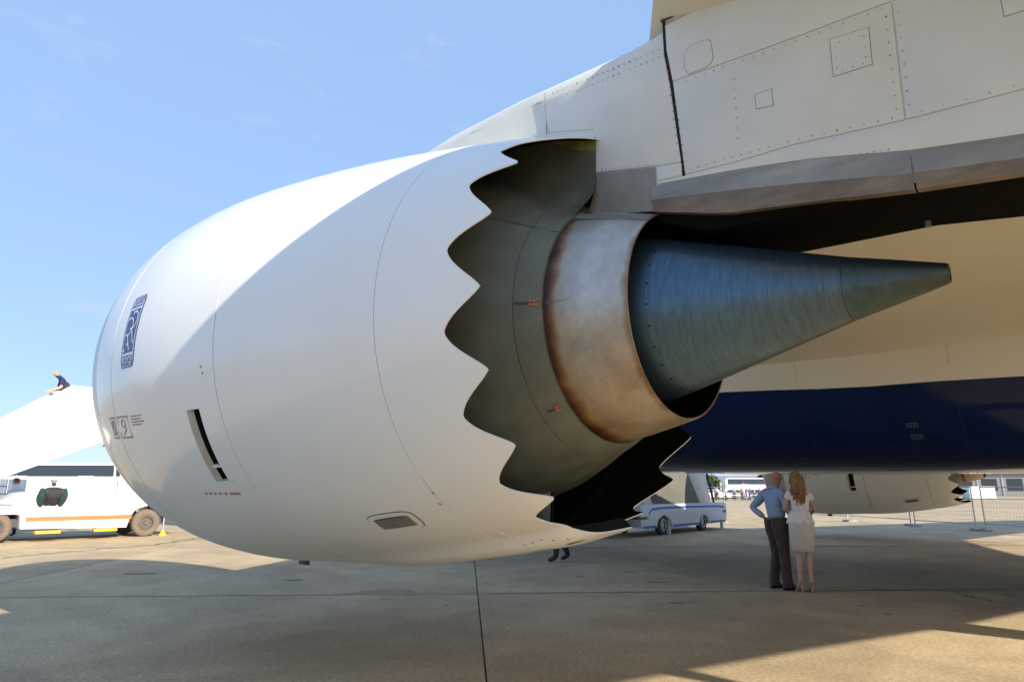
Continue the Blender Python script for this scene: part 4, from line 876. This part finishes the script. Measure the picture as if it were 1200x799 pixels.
def simple_person(label, loc, rz, pose=None, top=M_dk, low=M_navy, skin=M_sk2, hair=M_hair5, sub=1, zs=(1.0, 1.46), bare=False, group=None, parts=True, sleeve=.5, rad=None, arms_m=None):
    pr = empty('person', label, 'person', loc, rz, group); pose = pose or {}
    P, nd, ed = body_nodes(pose, dict(dict(pel=(.16, .12), wai=(.15, .115), che=(.175, .125), hL=.095, hR=.095, kL=.068, kR=.068, aL=.05, aR=.05, sL=.07, sR=.07, eL=.05, eR=.05), **(rad or {})), None, True)
    pel, che, nec = Vector(P['pel']), Vector(P['che']), Vector(P['nec']); ax = (nec - pel).normalized()
    arms = [(Vector(P['s' + k]), Vector(P['e' + k]), Vector(P['w' + k])) for k in 'LR']; hd = Vector(P['hd1']); look = Vector(pose.get('look', (0, 1, 0))).normalized()
    legs = [(Vector(P['h' + k]), Vector(P['k' + k]), Vector(P['a' + k]), Vector(P['t' + k])) for k in 'LR']
    def seg(p, a, b_): d = b_ - a; t = max(0, min(1, (p - a).dot(d) / d.dot(d))); return (p - a - d * t).length, t
    def fn(c):
        c = Vector(c); best = []
        best.append((seg(c, pel, nec)[0] - .1, 'torso', seg(c, pel, nec)[1])); best.append((seg(c, nec, hd + Vector((0, 0, .1)))[0] - .05, 'head', seg(c, nec, hd)[1]))
        for s, e, w in arms:
            d, t = seg(c, s, e); best.append((d - .03, 'uarm', t)); d, t = seg(c, e, w + (w - e).normalized() * .15); best.append((d - .02, 'farm', t))
        for h, k, a, t_ in legs:
            best.append((seg(c, h, k)[0] - .05, 'leg', 0)); best.append((seg(c, k, a)[0] - .03, 'shin', seg(c, k, a)[1])); best.append((seg(c, a, t_)[0] - .01, 'foot', 0))
        _, nm, t = min(best)
        if nm == 'torso': return 1 if t > .16 else 2
        if nm == 'head': return 3 if t > .35 and ((c - hd).dot(look) < .015 - (hd.z - c.z) * .9 and c.z > hd.z - .075 or c.z > hd.z + .06) else 0
        if arms_m and nm in ('uarm', 'farm') and (nm == 'uarm' or t < .7): return 5
        if nm == 'uarm': return 1 if t < sleeve * 1.6 else 0
        if nm == 'farm': return 1 if sleeve > .9 and t < .62 else 0
        if nm in ('leg', 'shin'): return 2 if not (bare and nm == 'shin') else 0
        return 4
    skin_obj('body', nd, ed, 'pel', [skin, top, low, hair, M_shoe] + ([arms_m] if arms_m else []), pr, fn, sub)
    return pr
# walker behind the nacelle, only shins and shoes in view
simple_person('walking person in dark trousers half hidden behind the big engine cowl', (-5.56, 7.63, 0), R_(131), dict(kL=(-.10, .14, .52), aL=(-.11, .15, .10), tL=(-.12, .33, .04), kR=(.10, .06, .50), aR=(.11, -.13, .12), tR=(.12, .04, .05)), top=mat('grey_polo', (.25, .26, .28), .8), low=M_dk, sub=2, rad=dict(kL=.085, kR=.085, aL=.062, aR=.062, tL=.045, tR=.045))

# ------------------------------------------------------------------ passenger stair truck on the left (axis along +y, near side x = -19.6)
def stair_truck():
    t = empty('stair_truck', 'white passenger stair truck with an orange stripe and yellow footsteps', 'stair truck', (-20.6, 2.5, 0))
    X0, X1 = -21.7, -19.62
    b = MB(); b.prism([(-2.6, .45), (-2.6, 1.0), (-.1, 1.02), (1.15, 1.0), (1.42, 1.37), (3.98, 1.37), (4.75, 1.02), (5.28, .80), (5.28, .62), (5.12, .62), (4.98, .86), (4.6, .95), (4.22, .84), (4.08, .58), (4.02, .30), (1.30, .36), (1.26, .70), (1.22, .76), (.30, .76), (.22, .5)], 'x', X0, X1)
    body = b.build('body', M_tw, t, bevel=.02)
    b = MB(); b.box((X1 + .003, 2.76, .62), (.012, 2.72, .125)); b.build('stripe', M_orange, t)
    for y in (1.95, 3.42): MB().box((X1 + .02, y, .255), (.22, .62, .075)).build('footstep', M_yellow, t, bevel=.01); 
    for y in (1.95, 3.42):
        b = MB()
        for dy in (-.24, .24): b.box((X1 - .05, y + dy, .33), (.04, .04, .14))
        b.build('step_bracket', M_dsteel, t)
    b = MB(); b.box((-20.65, 2.5, .52), (1.5, 6.6, .22)); b.build('chassis', M_dsteel, t)
    b = MB(); b.prism([(1.2, 1.0), (.70, 1.06), (1.12, 1.34), (1.38, 1.36)], 'x', X1 - .9, X1 + .004); b.build('windscreen_panel', M_cgrey, t, bevel=.01)
    for wx in (-19.80, -21.5):
        for wy in (.72, 4.6): wheel_mb((wx, wy, .415), .415, .26, axis='x', m=(0, 1)).build('wheel', [M_dusty, mat('dusty_rim', (.10, .085, .07), .7)], t, sharp=40)
    for y in (1.72, 3.2):
        b = MB(); b.tube([(X1 + .006, y + .05 * math.cos(a), .46 + .05 * math.sin(a)) for a in [2 * math.pi * k / 12 for k in range(13)]], .008, 5); b.build('tie_ring', M_cgrey, t)
    MB().box((X1 + .004, 3.0, 1.2), (.008, .3, .05)).build('nameplate', M_cgrey, t)
    # stabiliser foot and railing bits at the rear
    b = MB(); b.tube([(-19.75, 5.15, .70), (-19.75, 5.15, .10)], .03, 8, m=0); b.loft([[(-19.75 + r * math.cos(a), 5.15 + r * math.sin(a), z) for a in [2 * math.pi * k / 10 for k in range(10)]] for z, r in ((.16, .03), (.05, .10), (.0, .13))], m=1); b.build('stabiliser', [M_steel, M_yellow], t)
    b = MB()
    for y in (3.62, 3.8): b.tube([(-19.9, y, 1.37), (-19.9, y - .05, 2.2), (-19.9, y + .1, 3.4)], .03, 6)
    for y in (4.1,): b.tube([(-19.9, y, 1.3), (-19.9, y, 1.6)], .02, 6); b.tube([(-20.2, y - .3, 1.3), (-20.2, y - .3, 1.75)], .02, 6)
    b.build('support_strut', M_tw, t)
    # stairs: two side panels, treads, landing
    poly = [(-3.0, .62), (2.0, 4.47), (6.4, 4.50), (6.4, 3.98), (4.6, 3.75), (2.9, 2.80), (.66, 1.72), (-1.6, .45), (-3.0, .28)]
    poly2 = [(-3.0, .62), (2.0, 4.47), (6.4, 4.50), (6.4, 3.98), (4.6, 3.75), (2.9, 2.80), (.66, 1.72), (-1.6, .45), (-3.0, .28)]
    for xa in (-19.60, -21.3):
        st = MB().prism(poly, 'x', xa, xa + .045).build('side_panel', M_tw, t, bevel=.01)
        MB().tube([(xa + .05, -1.9, .92), (xa + .05, .71, 2.44), (xa + .05, 2.66, 3.62), (xa + .05, 3.2, 3.72), (xa + .05, 6.3, 3.74)], .012, 5).build('seam_rail', M_cgrey, st)
    for k in range(21):
        u = k / 20; MB().box((-20.43, -2.7 + 5.3 * u, .62 + 2.95 * u), (1.6, .30, .04)).build('tread', M_steel, t)
    MB().box((-20.43, 4.5, 3.6), (1.6, 3.9, .08)).build('landing', M_steel, t)
    b = MB(); b.tube([(-19.55, 3.05, 2.72), (-19.55, 3.2, 2.86), (-19.55, 3.1, 2.95)], .03, 6); b.build('hinge', M_dsteel, t)
stair_truck()
simple_person('sandy haired man in navy polo with dark shoulder bag walking down the white stairs', (-20.35, 2.02, 3.32), R_(172), dict(nec=(0, .14, 1.45), che=(0, .05, 1.29), hd0=(0, .22, 1.52), hd1=(0, .27, 1.585), hd2=(0, .28, 1.66), sL=(-.18, .1, 1.40), sR=(.18, .1, 1.40), eL=(-.27, .12, 1.12), wL=(-.26, .36, 1.02), eR=(.27, .12, 1.12), wR=(.26, .36, 1.02), look=(0, 1, -.5)), top=M_navy, low=M_dk, skin=mat('pink_skin', (.58, .33, .24), .6), hair=M_hair4, sub=2)
bag = MB(); bag.loft([[(-20.33 + rx * math.cos(a), 2.04 + o + ry * math.sin(a), z) for a in [2 * math.pi * k / 12 for k in range(12)]] for z, rx, ry, o in ((4.28, .12, .07, .02), (4.36, .17, .13, .02), (4.51, .17, .14, .0), (4.64, .14, .10, -.05), (4.68, .05, .04, -.07))])
tag(bag.build('shoulder_bag', M_dk, sharp=80), 'dark bag on the back of the man on the white stairs', 'bag')
# people by the truck
simple_person('grey haired person in dark and teal vest seated on the truck deck edge', (-19.46, 1.93, .80), R_(90), dict(pel=(0, .02, .28), wai=(0, 0, .42), che=(0, .03, .58), nec=(0, .06, .74), hd0=(0, .09, .81), hd1=(0, .11, .88), hd2=(0, .1, .95), sL=(-.24, .02, .66), sR=(.24, .02, .66), eL=(-.27, .05, .40), eR=(.27, .05, .40), wL=(-.24, .12, .22), wR=(.24, .12, .22),
              hL=(-.10, .1, .26), kL=(-.16, .40, .24), aL=(-.12, .46, .0), tL=(-.12, .56, -.02), hR=(.10, .1, .26), kR=(.16, .40, .24), aR=(.12, .46, .0), tR=(.12, .56, -.02)), top=M_dk, low=M_dk, hair=M_hair2, sub=2, arms_m=M_teal, rad=dict(che=(.26, .2), wai=(.28, .22), pel=(.27, .2), sL=.12, sR=.12, eL=.13, eR=.13, wL=.08, wR=.08))
simple_person('red haired woman in white top behind the white stair truck', (-22.6, 1.75, 0), R_(120), dict(eL=(-.3, .1, 1.2), wL=(-.1, .3, 1.25), eR=(.3, .1, 1.2), wR=(.1, .3, 1.25), nec=(0, .06, 1.5), hd0=(0, .09, 1.6), hd1=(0, .1, 1.72), hd2=(0, .08, 1.80)), top=M_blouse, low=M_navy, hair=M_hair3, sub=2, rad=dict(hd1=(.12, .13), hd0=(.09, .1)), sleeve=.3)
ch = empty('garden_chair', 'white plastic chair standing behind the front of the stair truck', 'chair', (-24.3, .75, 0), R_(35))
b = MB(); b.box((0, 0, .45), (.46, .46, .04)); b.build('seat', M_tw, ch, local=True, bevel=.015)
b = MB(); b.grid([[(-.23 + .46 * u, .22 + .06 * v - .04 * math.sin(math.pi * u), .47 + .85 * v) for u in lin(0, 1, 6)] for v in lin(0, 1, 4)]); b.grid([[(-.23 + .46 * u, .245 + .06 * v - .04 * math.sin(math.pi * u), .47 + .85 * v) for u in lin(0, 1, 6)] for v in lin(0, 1, 4)]); b.build('backrest', M_tw, ch, local=True)
for x in (-.2, .2):
    for y in (-.2, .2): MB().tube([(x, y, .45), (x * 1.15, y * 1.15, 0)], .02, 6).build('leg', M_tw, ch, local=True)

# ------------------------------------------------------------------ bus and service vehicles beyond the truck
def bus(name, label, loc, rz, L_=13.5, H_=3.45, Wd=2.9, stripe=None):
    t = empty(name, label, 'bus', loc, rz); P = lambda b, n, m, **k: b.build(n, m, t, local=True, **k)
    b = MB(); b.prism([(-L_ / 2, .32), (L_ / 2, .32), (L_ / 2, 2.6), (L_ / 2 - .25, H_ - .1), (L_ / 2 - .5, H_), (-L_ / 2 + .3, H_), (-L_ / 2, H_ - .25)], 'y', -Wd / 2, Wd / 2); P(b, 'body', M_tw, bevel=.05)
    n = 8; w = (L_ - .8) / n
    for sg in (-1, 1):
        for k in range(n): P(MB().box((-L_ / 2 + .4 + w * (k + .5), sg * (Wd / 2 + .006), H_ - .62), (w - .07, .02, .78)), 'window', M_glass)
        P(MB().box((0, sg * (Wd / 2 + .001), H_ - .62), (L_ - .7, .006, .90)), 'window_band', M_dsteel)
        for x in (-L_ * .22, L_ * .18): P(MB().box((x, sg * (Wd / 2 + .004), 1.45), (1.25, .012, 2.1)), 'door', M_cgrey)
        P(MB().box((.5, sg * (Wd / 2 + .003), .62), (L_ - 1.2, .008, .03)), 'trim_strip', M_cgrey); P(MB().box((.5, sg * (Wd / 2 + .003), 1.9), (L_ - 1.2, .008, .02)), 'trim_strip', M_cgrey)
        for x in (-L_ * .36, L_ * .34): P(wheel_mb((x, sg * (Wd / 2 - .15), .46), .46, .28), 'wheel', [M_tyre, M_rim])
    return t
bus('airport_bus', 'white airport bus with dark window band behind the stair truck', (-61.2, 13.4, 0), math.atan2(4.2, 4.8))
def van(label, loc, rz, paint, glass=M_glass):
    t = empty('service_van', label, 'van', loc, rz); P = lambda b, n, m, **k: b.build(n, m, t, local=True, **k)
    b = MB(); b.prism([(-2.4, .35), (2.4, .35), (2.45, .95), (1.8, 1.1), (1.25, 1.95), (1.0, 2.1), (-2.3, 2.1), (-2.45, 1.9)], 'y', -.95, .95); P(b, 'body', paint, bevel=.06)
    for sg in (-1, 1):
        for x, w in ((-1.7, 1.1), (-.5, 1.1), (.7, .9)): P(MB().box((x, sg * .955, 1.6), (w, .02, .6)), 'window', glass)
        for x in (-1.5, 1.5): P(wheel_mb((x, sg * .85, .34), .34, .22), 'wheel', [M_tyre, M_rim])
    P(MB().prism([(1.84, 1.12), (1.30, 1.92), (1.32, 1.95), (1.87, 1.14)], 'y', -.85, .85), 'windscreen', glass); P(MB().box((-2.44, 0, 1.5), (.03, 1.6, .6)), 'rear_window', glass)
    for sg in (-1, 1): P(MB().box((2.44, sg * .7, .8), (.04, .3, .16)), 'headlight', M_steel)
    return t
van('grey blue van with dark windows parked far behind the white chair', (-36.0, 1.2, 0), R_(50), M_cgrey)
# lattice dolly with blue grey crates behind the red haired woman
dl = empty('baggage_trolley', 'steel baggage trolley with an open lattice side behind the truck', 'trolley', (-30.9, 2.6, 0), R_(47))
b = MB(); b.box((0, 0, .5), (2.3, 1.5, .1)); b.build('deck', M_dsteel, dl, local=True)
b = MB()
for k in range(8): b.tube([(-1.1 + .314 * k, -.7, .5), (-1.1 + .314 * k, -.7, 1.9)], .018, 6)
for k in range(5): b.tube([(-1.1, -.7, .7 + .3 * k), (1.1, -.7, .7 + .3 * k)], .016, 6)
b.build('lattice_side', M_steel, dl, local=True)
MB().box((0, .0, 1.2), (2.1, 1.2, 1.25)).build('load_cover', mat('blue_grey_tarp', (.16, .20, .27), .7), dl, local=True, bevel=.05)
for x in (-.8, .8):
    for y in (-.6, .6): wheel_mb((x, y, .25), .25, .14).build('wheel', [M_tyre, M_rim], dl, local=True)

# ------------------------------------------------------------------ second stair vehicle beyond the fuselage, blue stripes
def stair_car():
    t = empty('stair_car', 'pale grey stair car with two blue stripes parked beyond the belly', 'stair truck', (-8.8, 17.5, 0))
    X0, X1 = -9.7, -7.9; M_pale = mat('pale_grey_paint', (.62, .66, .68), .4, var=.04)
    b = MB(); b.prism([(14.92, .28), (14.86, .55), (14.9, .94), (15.05, 1.0), (21.2, 1.0), (21.42, .95), (21.45, .6), (21.35, .26), (19.85, .24), (19.72, .48), (19.42, .58), (19.1, .48), (18.98, .22), (16.95, .22), (16.85, .48), (16.42, .64), (16.02, .5), (15.9, .24)], 'x', X0, X1); b.build('body', M_pale, t, bevel=.04)
    b = MB(); b.grid([[(X1 + .006, y, z + d) for d in (-.035, .035)] for y, z in ((15.35, .50), (15.42, .72), (15.6, .84), (16.2, .875), (18, .88), (20.6, .86), (21.2, .82))]); b.grid([[(X1 + .006, y, z) for z in (.245, .32)] for y in (16.98, 18.95)]); b.grid([[(X1 + .006, y, z) for z in (.27, .34)] for y in (19.9, 21.2)]); b.grid([[(X1 + .006, y, z) for z in (.25, .33)] for y in (15.0, 15.85)])
    b.build('stripe', M_bluestripe, t)
    MB().box((-8.8, 14.72, .6), (1.7, .12, .10)).build('bumper', M_dsteel, t, bevel=.02)
    MB().box((X1 + .004, 15.0, .58), (.02, .55, .07)).build('bumper_trim', M_dsteel, t)
    MB().box((X1 + .006, 21.2, .66), (.01, .3, .10)).build('nameplate', M_bluestripe, t)
    for wx in (-8.05, -9.5):
        for wy in (16.42, 19.42): wheel_mb((wx, wy, .33), .33, .2, axis='x').build('wheel', [M_tyre, M_rim], t, sharp=40)
    for wy in (16.85, 21.1): MB().tube([(-8.0, wy, .5), (-8.0, wy, .02)], [.04, .07], 6).build('stabiliser', M_steel, t)
    b = MB(); b.box((-8.8, 13.4, .42), (.16, 2.6, .1)); b.box((-8.8, 12.4, .36), (.6, .16, .1)); b.box((-8.8, 14.2, .55), (1.2, .6, .2)); b.build('drawbar', M_dsteel, t)
    M_sg = mat('stair_side_shade', (.13, .125, .105), .6, var=.15, scale=2)  # shade put into the colour: dark grey for the shaded part of the side
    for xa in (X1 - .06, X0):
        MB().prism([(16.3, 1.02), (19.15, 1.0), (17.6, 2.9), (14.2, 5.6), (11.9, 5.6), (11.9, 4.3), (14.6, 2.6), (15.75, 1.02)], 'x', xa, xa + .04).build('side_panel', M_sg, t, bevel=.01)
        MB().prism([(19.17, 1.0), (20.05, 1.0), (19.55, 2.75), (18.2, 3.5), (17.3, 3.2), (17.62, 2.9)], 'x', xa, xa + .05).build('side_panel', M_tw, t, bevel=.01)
    for k in range(18): u = k / 17; MB().box((-8.8, 19.4 - 5.2 * u, 1.1 + 3.2 * u), (1.6, .32, .04)).build('tread', M_steel, t)
    MB().tube([(X1 - .02, 19.55, 2.9), (X1 - .02, 20.35, 1.0)], .045, 8).build('handrail', M_dsteel, t)
    MB().box((-8.8, 15.75, 1.2), (1.7, 1.1, .4)).build('engine_box', M_pale, t, bevel=.03)
    MB().box((-8.6, 15.1, 1.12), (.7, .3, .24)).build('control_box', M_dsteel, t, bevel=.02)
stair_car()

# ------------------------------------------------------------------ mobile fence panels
fence_runs = [((-13.0, 25.4), (-9.9, 25.9)), ((-8.9, 31.9), (-6.0, 30.8)), ((-5.85, 30.75), (-3.0, 28.75)), ((-2.75, 28.0), (-.45, 26.35)), ((-.22, 26.5), (2.7, 25.2))]
FLAB = ['grey mesh fence panel beside the rear of the blue striped stair car', 'grey mesh fence panel just behind the blond woman', 'grey mesh fence panel under the middle of the far engine cowl', 'grey mesh fence panel under the tail end of the far engine', 'grey mesh fence panel on the edge of the apron beyond the sunlit patch']
M_wire = mat('fence_wire', (.36, .36, .36), .5, .5)
for (p, q), lb in zip(fence_runs, FLAB):
    p, q = Vector((*p, 0)), Vector((*q, 0)); d = q - p; ln = d.length; ang = math.atan2(d.y, d.x)
    f = empty('fence_panel', lb, 'fence', tuple(p), ang, 'mobile fence panels along the apron edge')
    for x in (.03, ln - .03): MB().tube([(x, 0, .02), (x, 0, 1.62)], .024, 8).build('post', M_steel, f, local=True)
    for z in (.26, 1.58): MB().tube([(.03, 0, z), (ln - .03, 0, z)], .02, 8).build('rail', M_steel, f, local=True)
    b = MB(); n = int(ln / .10)
    for k in range(1, n): x = ln * k / n; b.tube([(x, 0, .26), (x, 0, 1.58)], .0028, 3, cap=False)
    for k in range(1, 9): z = .26 + 1.32 * k / 9; b.tube([(.03, 0, z), (ln - .03, 0, z)], .0028, 3, cap=False)
    o = b.build('wire_mesh', M_wire, f, local=True, fix=False); o['kind'] = 'stuff'
    for x in (.03, ln - .03):
        b = MB(); b.box((x, 0, .03), (.16, .55, .06), m=0); b.box((x, -.2, .07), (.1, .1, .05), m=1); b.build('foot', [mat('fence_foot_grey', (.30, .30, .30), .7), M_dsteel], f, local=True, bevel=.008)

# ------------------------------------------------------------------ far side of the field
cloth = [(.55, .5, .62), (.7, .68, .66), (.28, .4, .62), (.5, .12, .12), (.1, .12, .2), (.6, .55, .35), (.35, .2, .3), (.2, .3, .25)]
spots = [(-34.6, 80.6, 'white shirt standing beside the fence post line'), (-33.9, 81.6, 'pale lilac shirt in the far crowd'), (-33.1, 82.5, 'light blue shirt in the far crowd'), (-32.4, 83.3, 'dark red shirt in the far crowd'), (-31.7, 84.2, 'navy shirt in the far crowd'), (-31.2, 84.6, 'yellowish shirt in the far crowd'), (-30.7, 85.2, 'mauve shirt in the far crowd'), (-30.1, 85.9, 'green shirt in the far crowd nearest the bald man'), (-36.2, 83.5, 'cream shirt far behind the stair car'), (-32.9, 86.2, 'sky blue shirt at the back of the far crowd')]
cl2 = [(.72, .70, .68), (.55, .48, .62), (.28, .42, .66), (.42, .10, .10), (.06, .08, .18), (.60, .52, .30), (.40, .24, .36), (.16, .28, .20), (.62, .58, .48), (.30, .48, .72)]
for i, ((x, y, lb), c) in enumerate(zip(spots, cl2)):
    a = random.uniform(-.08, .08)
    simple_person('distant person in ' + lb, (x, y, .02), random.uniform(0, 6.28), dict(kL=(-.1, .05 + a, .5), eL=(-.26, .04, 1.16), wL=(-.15, .22, 1.1), aR=(.13, -.06 + a, .085), tR=(.14, .1, .03)), top=mat('crowd_cloth_%d' % i, c, .85), low=random.choice([M_navy, M_dk, M_trou, M_cgrey]), skin=random.choice([M_sk1, M_sk2]), hair=random.choice([M_hair5, M_hair3, M_hair4]), group='people in the far crowd beyond the fence')
def car(label, loc, rz, col, group='cars parked beyond the grass'):
    t = empty('parked_car', label, 'car', loc, rz, group); P = lambda b, n, m, **k: b.build(n, m, t, local=True, **k); pm = mat('car_paint_' + label.split()[1], col, .3, coat=.5)
    b = MB(); rows = []
    for y, k in ((-.85, .93), (-.78, 1), (.78, 1), (.85, .93)):
        rows.append([(x * (k if z > .5 else 1), y * (1 - .12 * sstep(.9, 1.4, z)), z) for x, z in ((-2.1, .3), (-2.15, .7), (-2.0, .92), (-1.55, .98), (-1.0, 1.40), (.3, 1.43), (1.0, .98), (1.9, .84), (2.15, .62), (2.1, .3))])
    b.loft(rows); P(b, 'body', pm, bevel=.03)
    for sg in (-1, 1):
        P(MB().prism([(-1.35, 1.0), (-.92, 1.33), (-.38, 1.35), (-.38, 1.0)], 'y', sg * .80, sg * .835), 'window', M_glass); P(MB().prism([(-.3, 1.0), (-.3, 1.35), (.25, 1.36), (.85, 1.0)], 'y', sg * .80, sg * .835), 'window', M_glass)
        for x in (-1.3, 1.35): P(wheel_mb((x, sg * .76, .31), .31, .2), 'wheel', [M_tyre, M_rim])
    P(MB().prism([(.36, 1.42), (1.04, 1.0), (1.09, 1.03), (.40, 1.46)], 'y', -.66, .66), 'windscreen', M_glass)
    return t
for i, (x, y, c, lb) in enumerate(((-39.6, 91.0, (.75, .75, .74), 'white parked car beyond the grass behind the stair car'), (-37.4, 93.4, (.35, .36, .37), 'silver parked car beyond the grass behind the stair car'), (-35.2, 95.6, (.10, .14, .28), 'navy parked car beyond the grass behind the crowd'), (-33.2, 98.0, (.70, .68, .60), 'cream parked car beyond the grass near the bald man'), (-41.8, 88.6, (.05, .05, .055), 'black parked car beyond the grass left of the fence post'))):
    car('a ' + lb if False else 'far ' + lb, (x, y, .02), R_(35) + random.uniform(-.3, .3), c)
bus('coach', 'distant white coach with dark windows behind the far crowd', (-39.0, 106.0, .02), R_(40), 11, 3.3, 2.6)
van('distant dark van parked at the end of the far white coach', (-46.5, 104.0, .02), R_(40), M_dsteel)
# awning tables among the crowd
for i, (x, y, lb) in enumerate(((-32.8, 81.4, 'long white trestle table in front of the far crowd'), (-30.9, 83.6, 'shorter white trestle table near the end of the far crowd'))):
    t = empty('trestle_table', lb, 'table', (x, y, .02), R_(47)); MB().box((0, 0, .74), (1.9 - .6 * i, .7, .04)).build('tabletop', M_tw, t, local=True, bevel=.01)
    for xx in (-.8 + .3 * i, .8 - .3 * i):
        for yy in (-.3, .3): MB().tube([(xx, yy, .73), (xx, yy, 0)], .02, 6).build('leg', M_steel, t, local=True)
# low sheds and a white box truck on the far right
def shed(name, label, loc, rz, L_, D_, H_, col, bays):
    t = empty(name, label, 'building', loc, rz); P = lambda b, n, m, **k: b.build(n, m, t, local=True, **k)
    P(MB().box((0, 0, H_ / 2), (L_, D_, H_)), 'wall', col); P(MB().prism([(-D_ / 2 - .4, H_ + .01), (D_ / 2 + .4, H_ + .01), (D_ / 2 + .4, H_ + .3), (0, H_ + .9), (-D_ / 2 - .4, H_ + .3)], 'x', -L_ / 2 - .4, L_ / 2 + .4), 'roof', mat('shed_roof', (.22, .22, .23), .7, var=.1))
    for k in range(bays):
        w = L_ / bays; x = -L_ / 2 + w * (k + .5); P(MB().box((x, -D_ / 2 - .01, H_ * .52), (w * .62, .06, H_ * .55)), 'window', mat('shed_glass', (.06, .065, .07), .2))
        P(MB().box((x - w / 2 + .1, -D_ / 2 - .03, H_ / 2), (.2, .12, H_)), 'pilaster', M_cgrey)
    return t
shed('hangar', 'long low grey hangar with dark bays beyond the far field', (-10, 205, 0), R_(10), 60, 16, 5.2, mat('hangar_wall', (.36, .35, .34), .8, var=.1), 12)
shed('airfield_shed', 'small pale shed beyond the grass behind the far crowd', (-58, 150, 0), R_(35), 30, 10, 3.6, mat('shed_wall', (.58, .56, .50), .8, var=.1), 7)
bt = empty('site_container', 'distant white site container standing in front of the grey hangar', 'container', (-11.4, 130, .0), R_(40))
MB().box((0, 0, 1.05), (4.2, 2.0, 1.9)).build('body', M_tw, bt, local=True, bevel=.04)
MB().box((0, 0, 2.02), (4.3, 2.1, .06)).build('roof', M_cgrey, bt, local=True)
for x in (-1.8, 1.8): MB().box((x, 0, .05), (.3, 1.9, .1)).build('skid', M_dsteel, bt, local=True)
MB().box((1.0, -1.01, 1.0), (.8, .03, 1.7)).build('door', M_cgrey, bt, local=True)
# far trees in small clumps
def bush_crown(cx, cy, cz, rx, rz_, n, rnd):
    b = MB()
    for k in range(n):
        while True:
            v = Vector((rnd.uniform(-1, 1), rnd.uniform(-1, 1), rnd.uniform(-1, 1)))
            if .35 < v.length < 1: break
        p = Vector((cx + v.x * rx, cy + v.y * rx, cz + v.z * rz_)); u = Vector((rnd.uniform(-1, 1), rnd.uniform(-1, 1), rnd.uniform(-1, 1))).normalized(); w = u.cross(Vector((rnd.uniform(-1, 1), rnd.uniform(-1, 1), .3))).normalized(); s = rnd.uniform(.25, .6)
        b.poly([p - u * s, p + w * s * .6, p + u * s, p - w * s * .6])
    return b
M_leaf = mat('tree_leaves', (.06, .085, .03), .9, var=.4, scale=2); M_bark = mat('bark', (.10, .075, .05), .9, var=.2)
rnd = random.Random(11)
TL_ = ['dark tree beyond the white container, tallest of the far trees', 'broad low tree beside the grey hangar end', 'small tree beyond the far coach', 'rounded tree behind the pale shed', 'thin tree between the coach and the pale shed', 'low bushy tree beyond the left end of the far cars']
for i, (x, y, h, r) in enumerate(((6, 190, 6.5, 2.8), (-34, 196, 4.6, 3.2), (-62, 138, 4.6, 2.4), (-74, 150, 5.6, 2.8), (-50, 140, 5, 1.8), (-82, 130, 4.4, 2.8))):
    t = empty('field_tree', TL_[i], 'tree', (x, y, 0), 0, 'trees along the far edge of the field')
    MB().tube([(0, 0, 0), (.1, 0, h * .35), (0, .1, h * .7)], [.22, .16, .06], 6).build('trunk', M_bark, t, local=True)
    o = bush_crown(0, 0, h * .62, r, h * .4, 420, rnd).build('crown', M_leaf, t, local=True, fix=False)
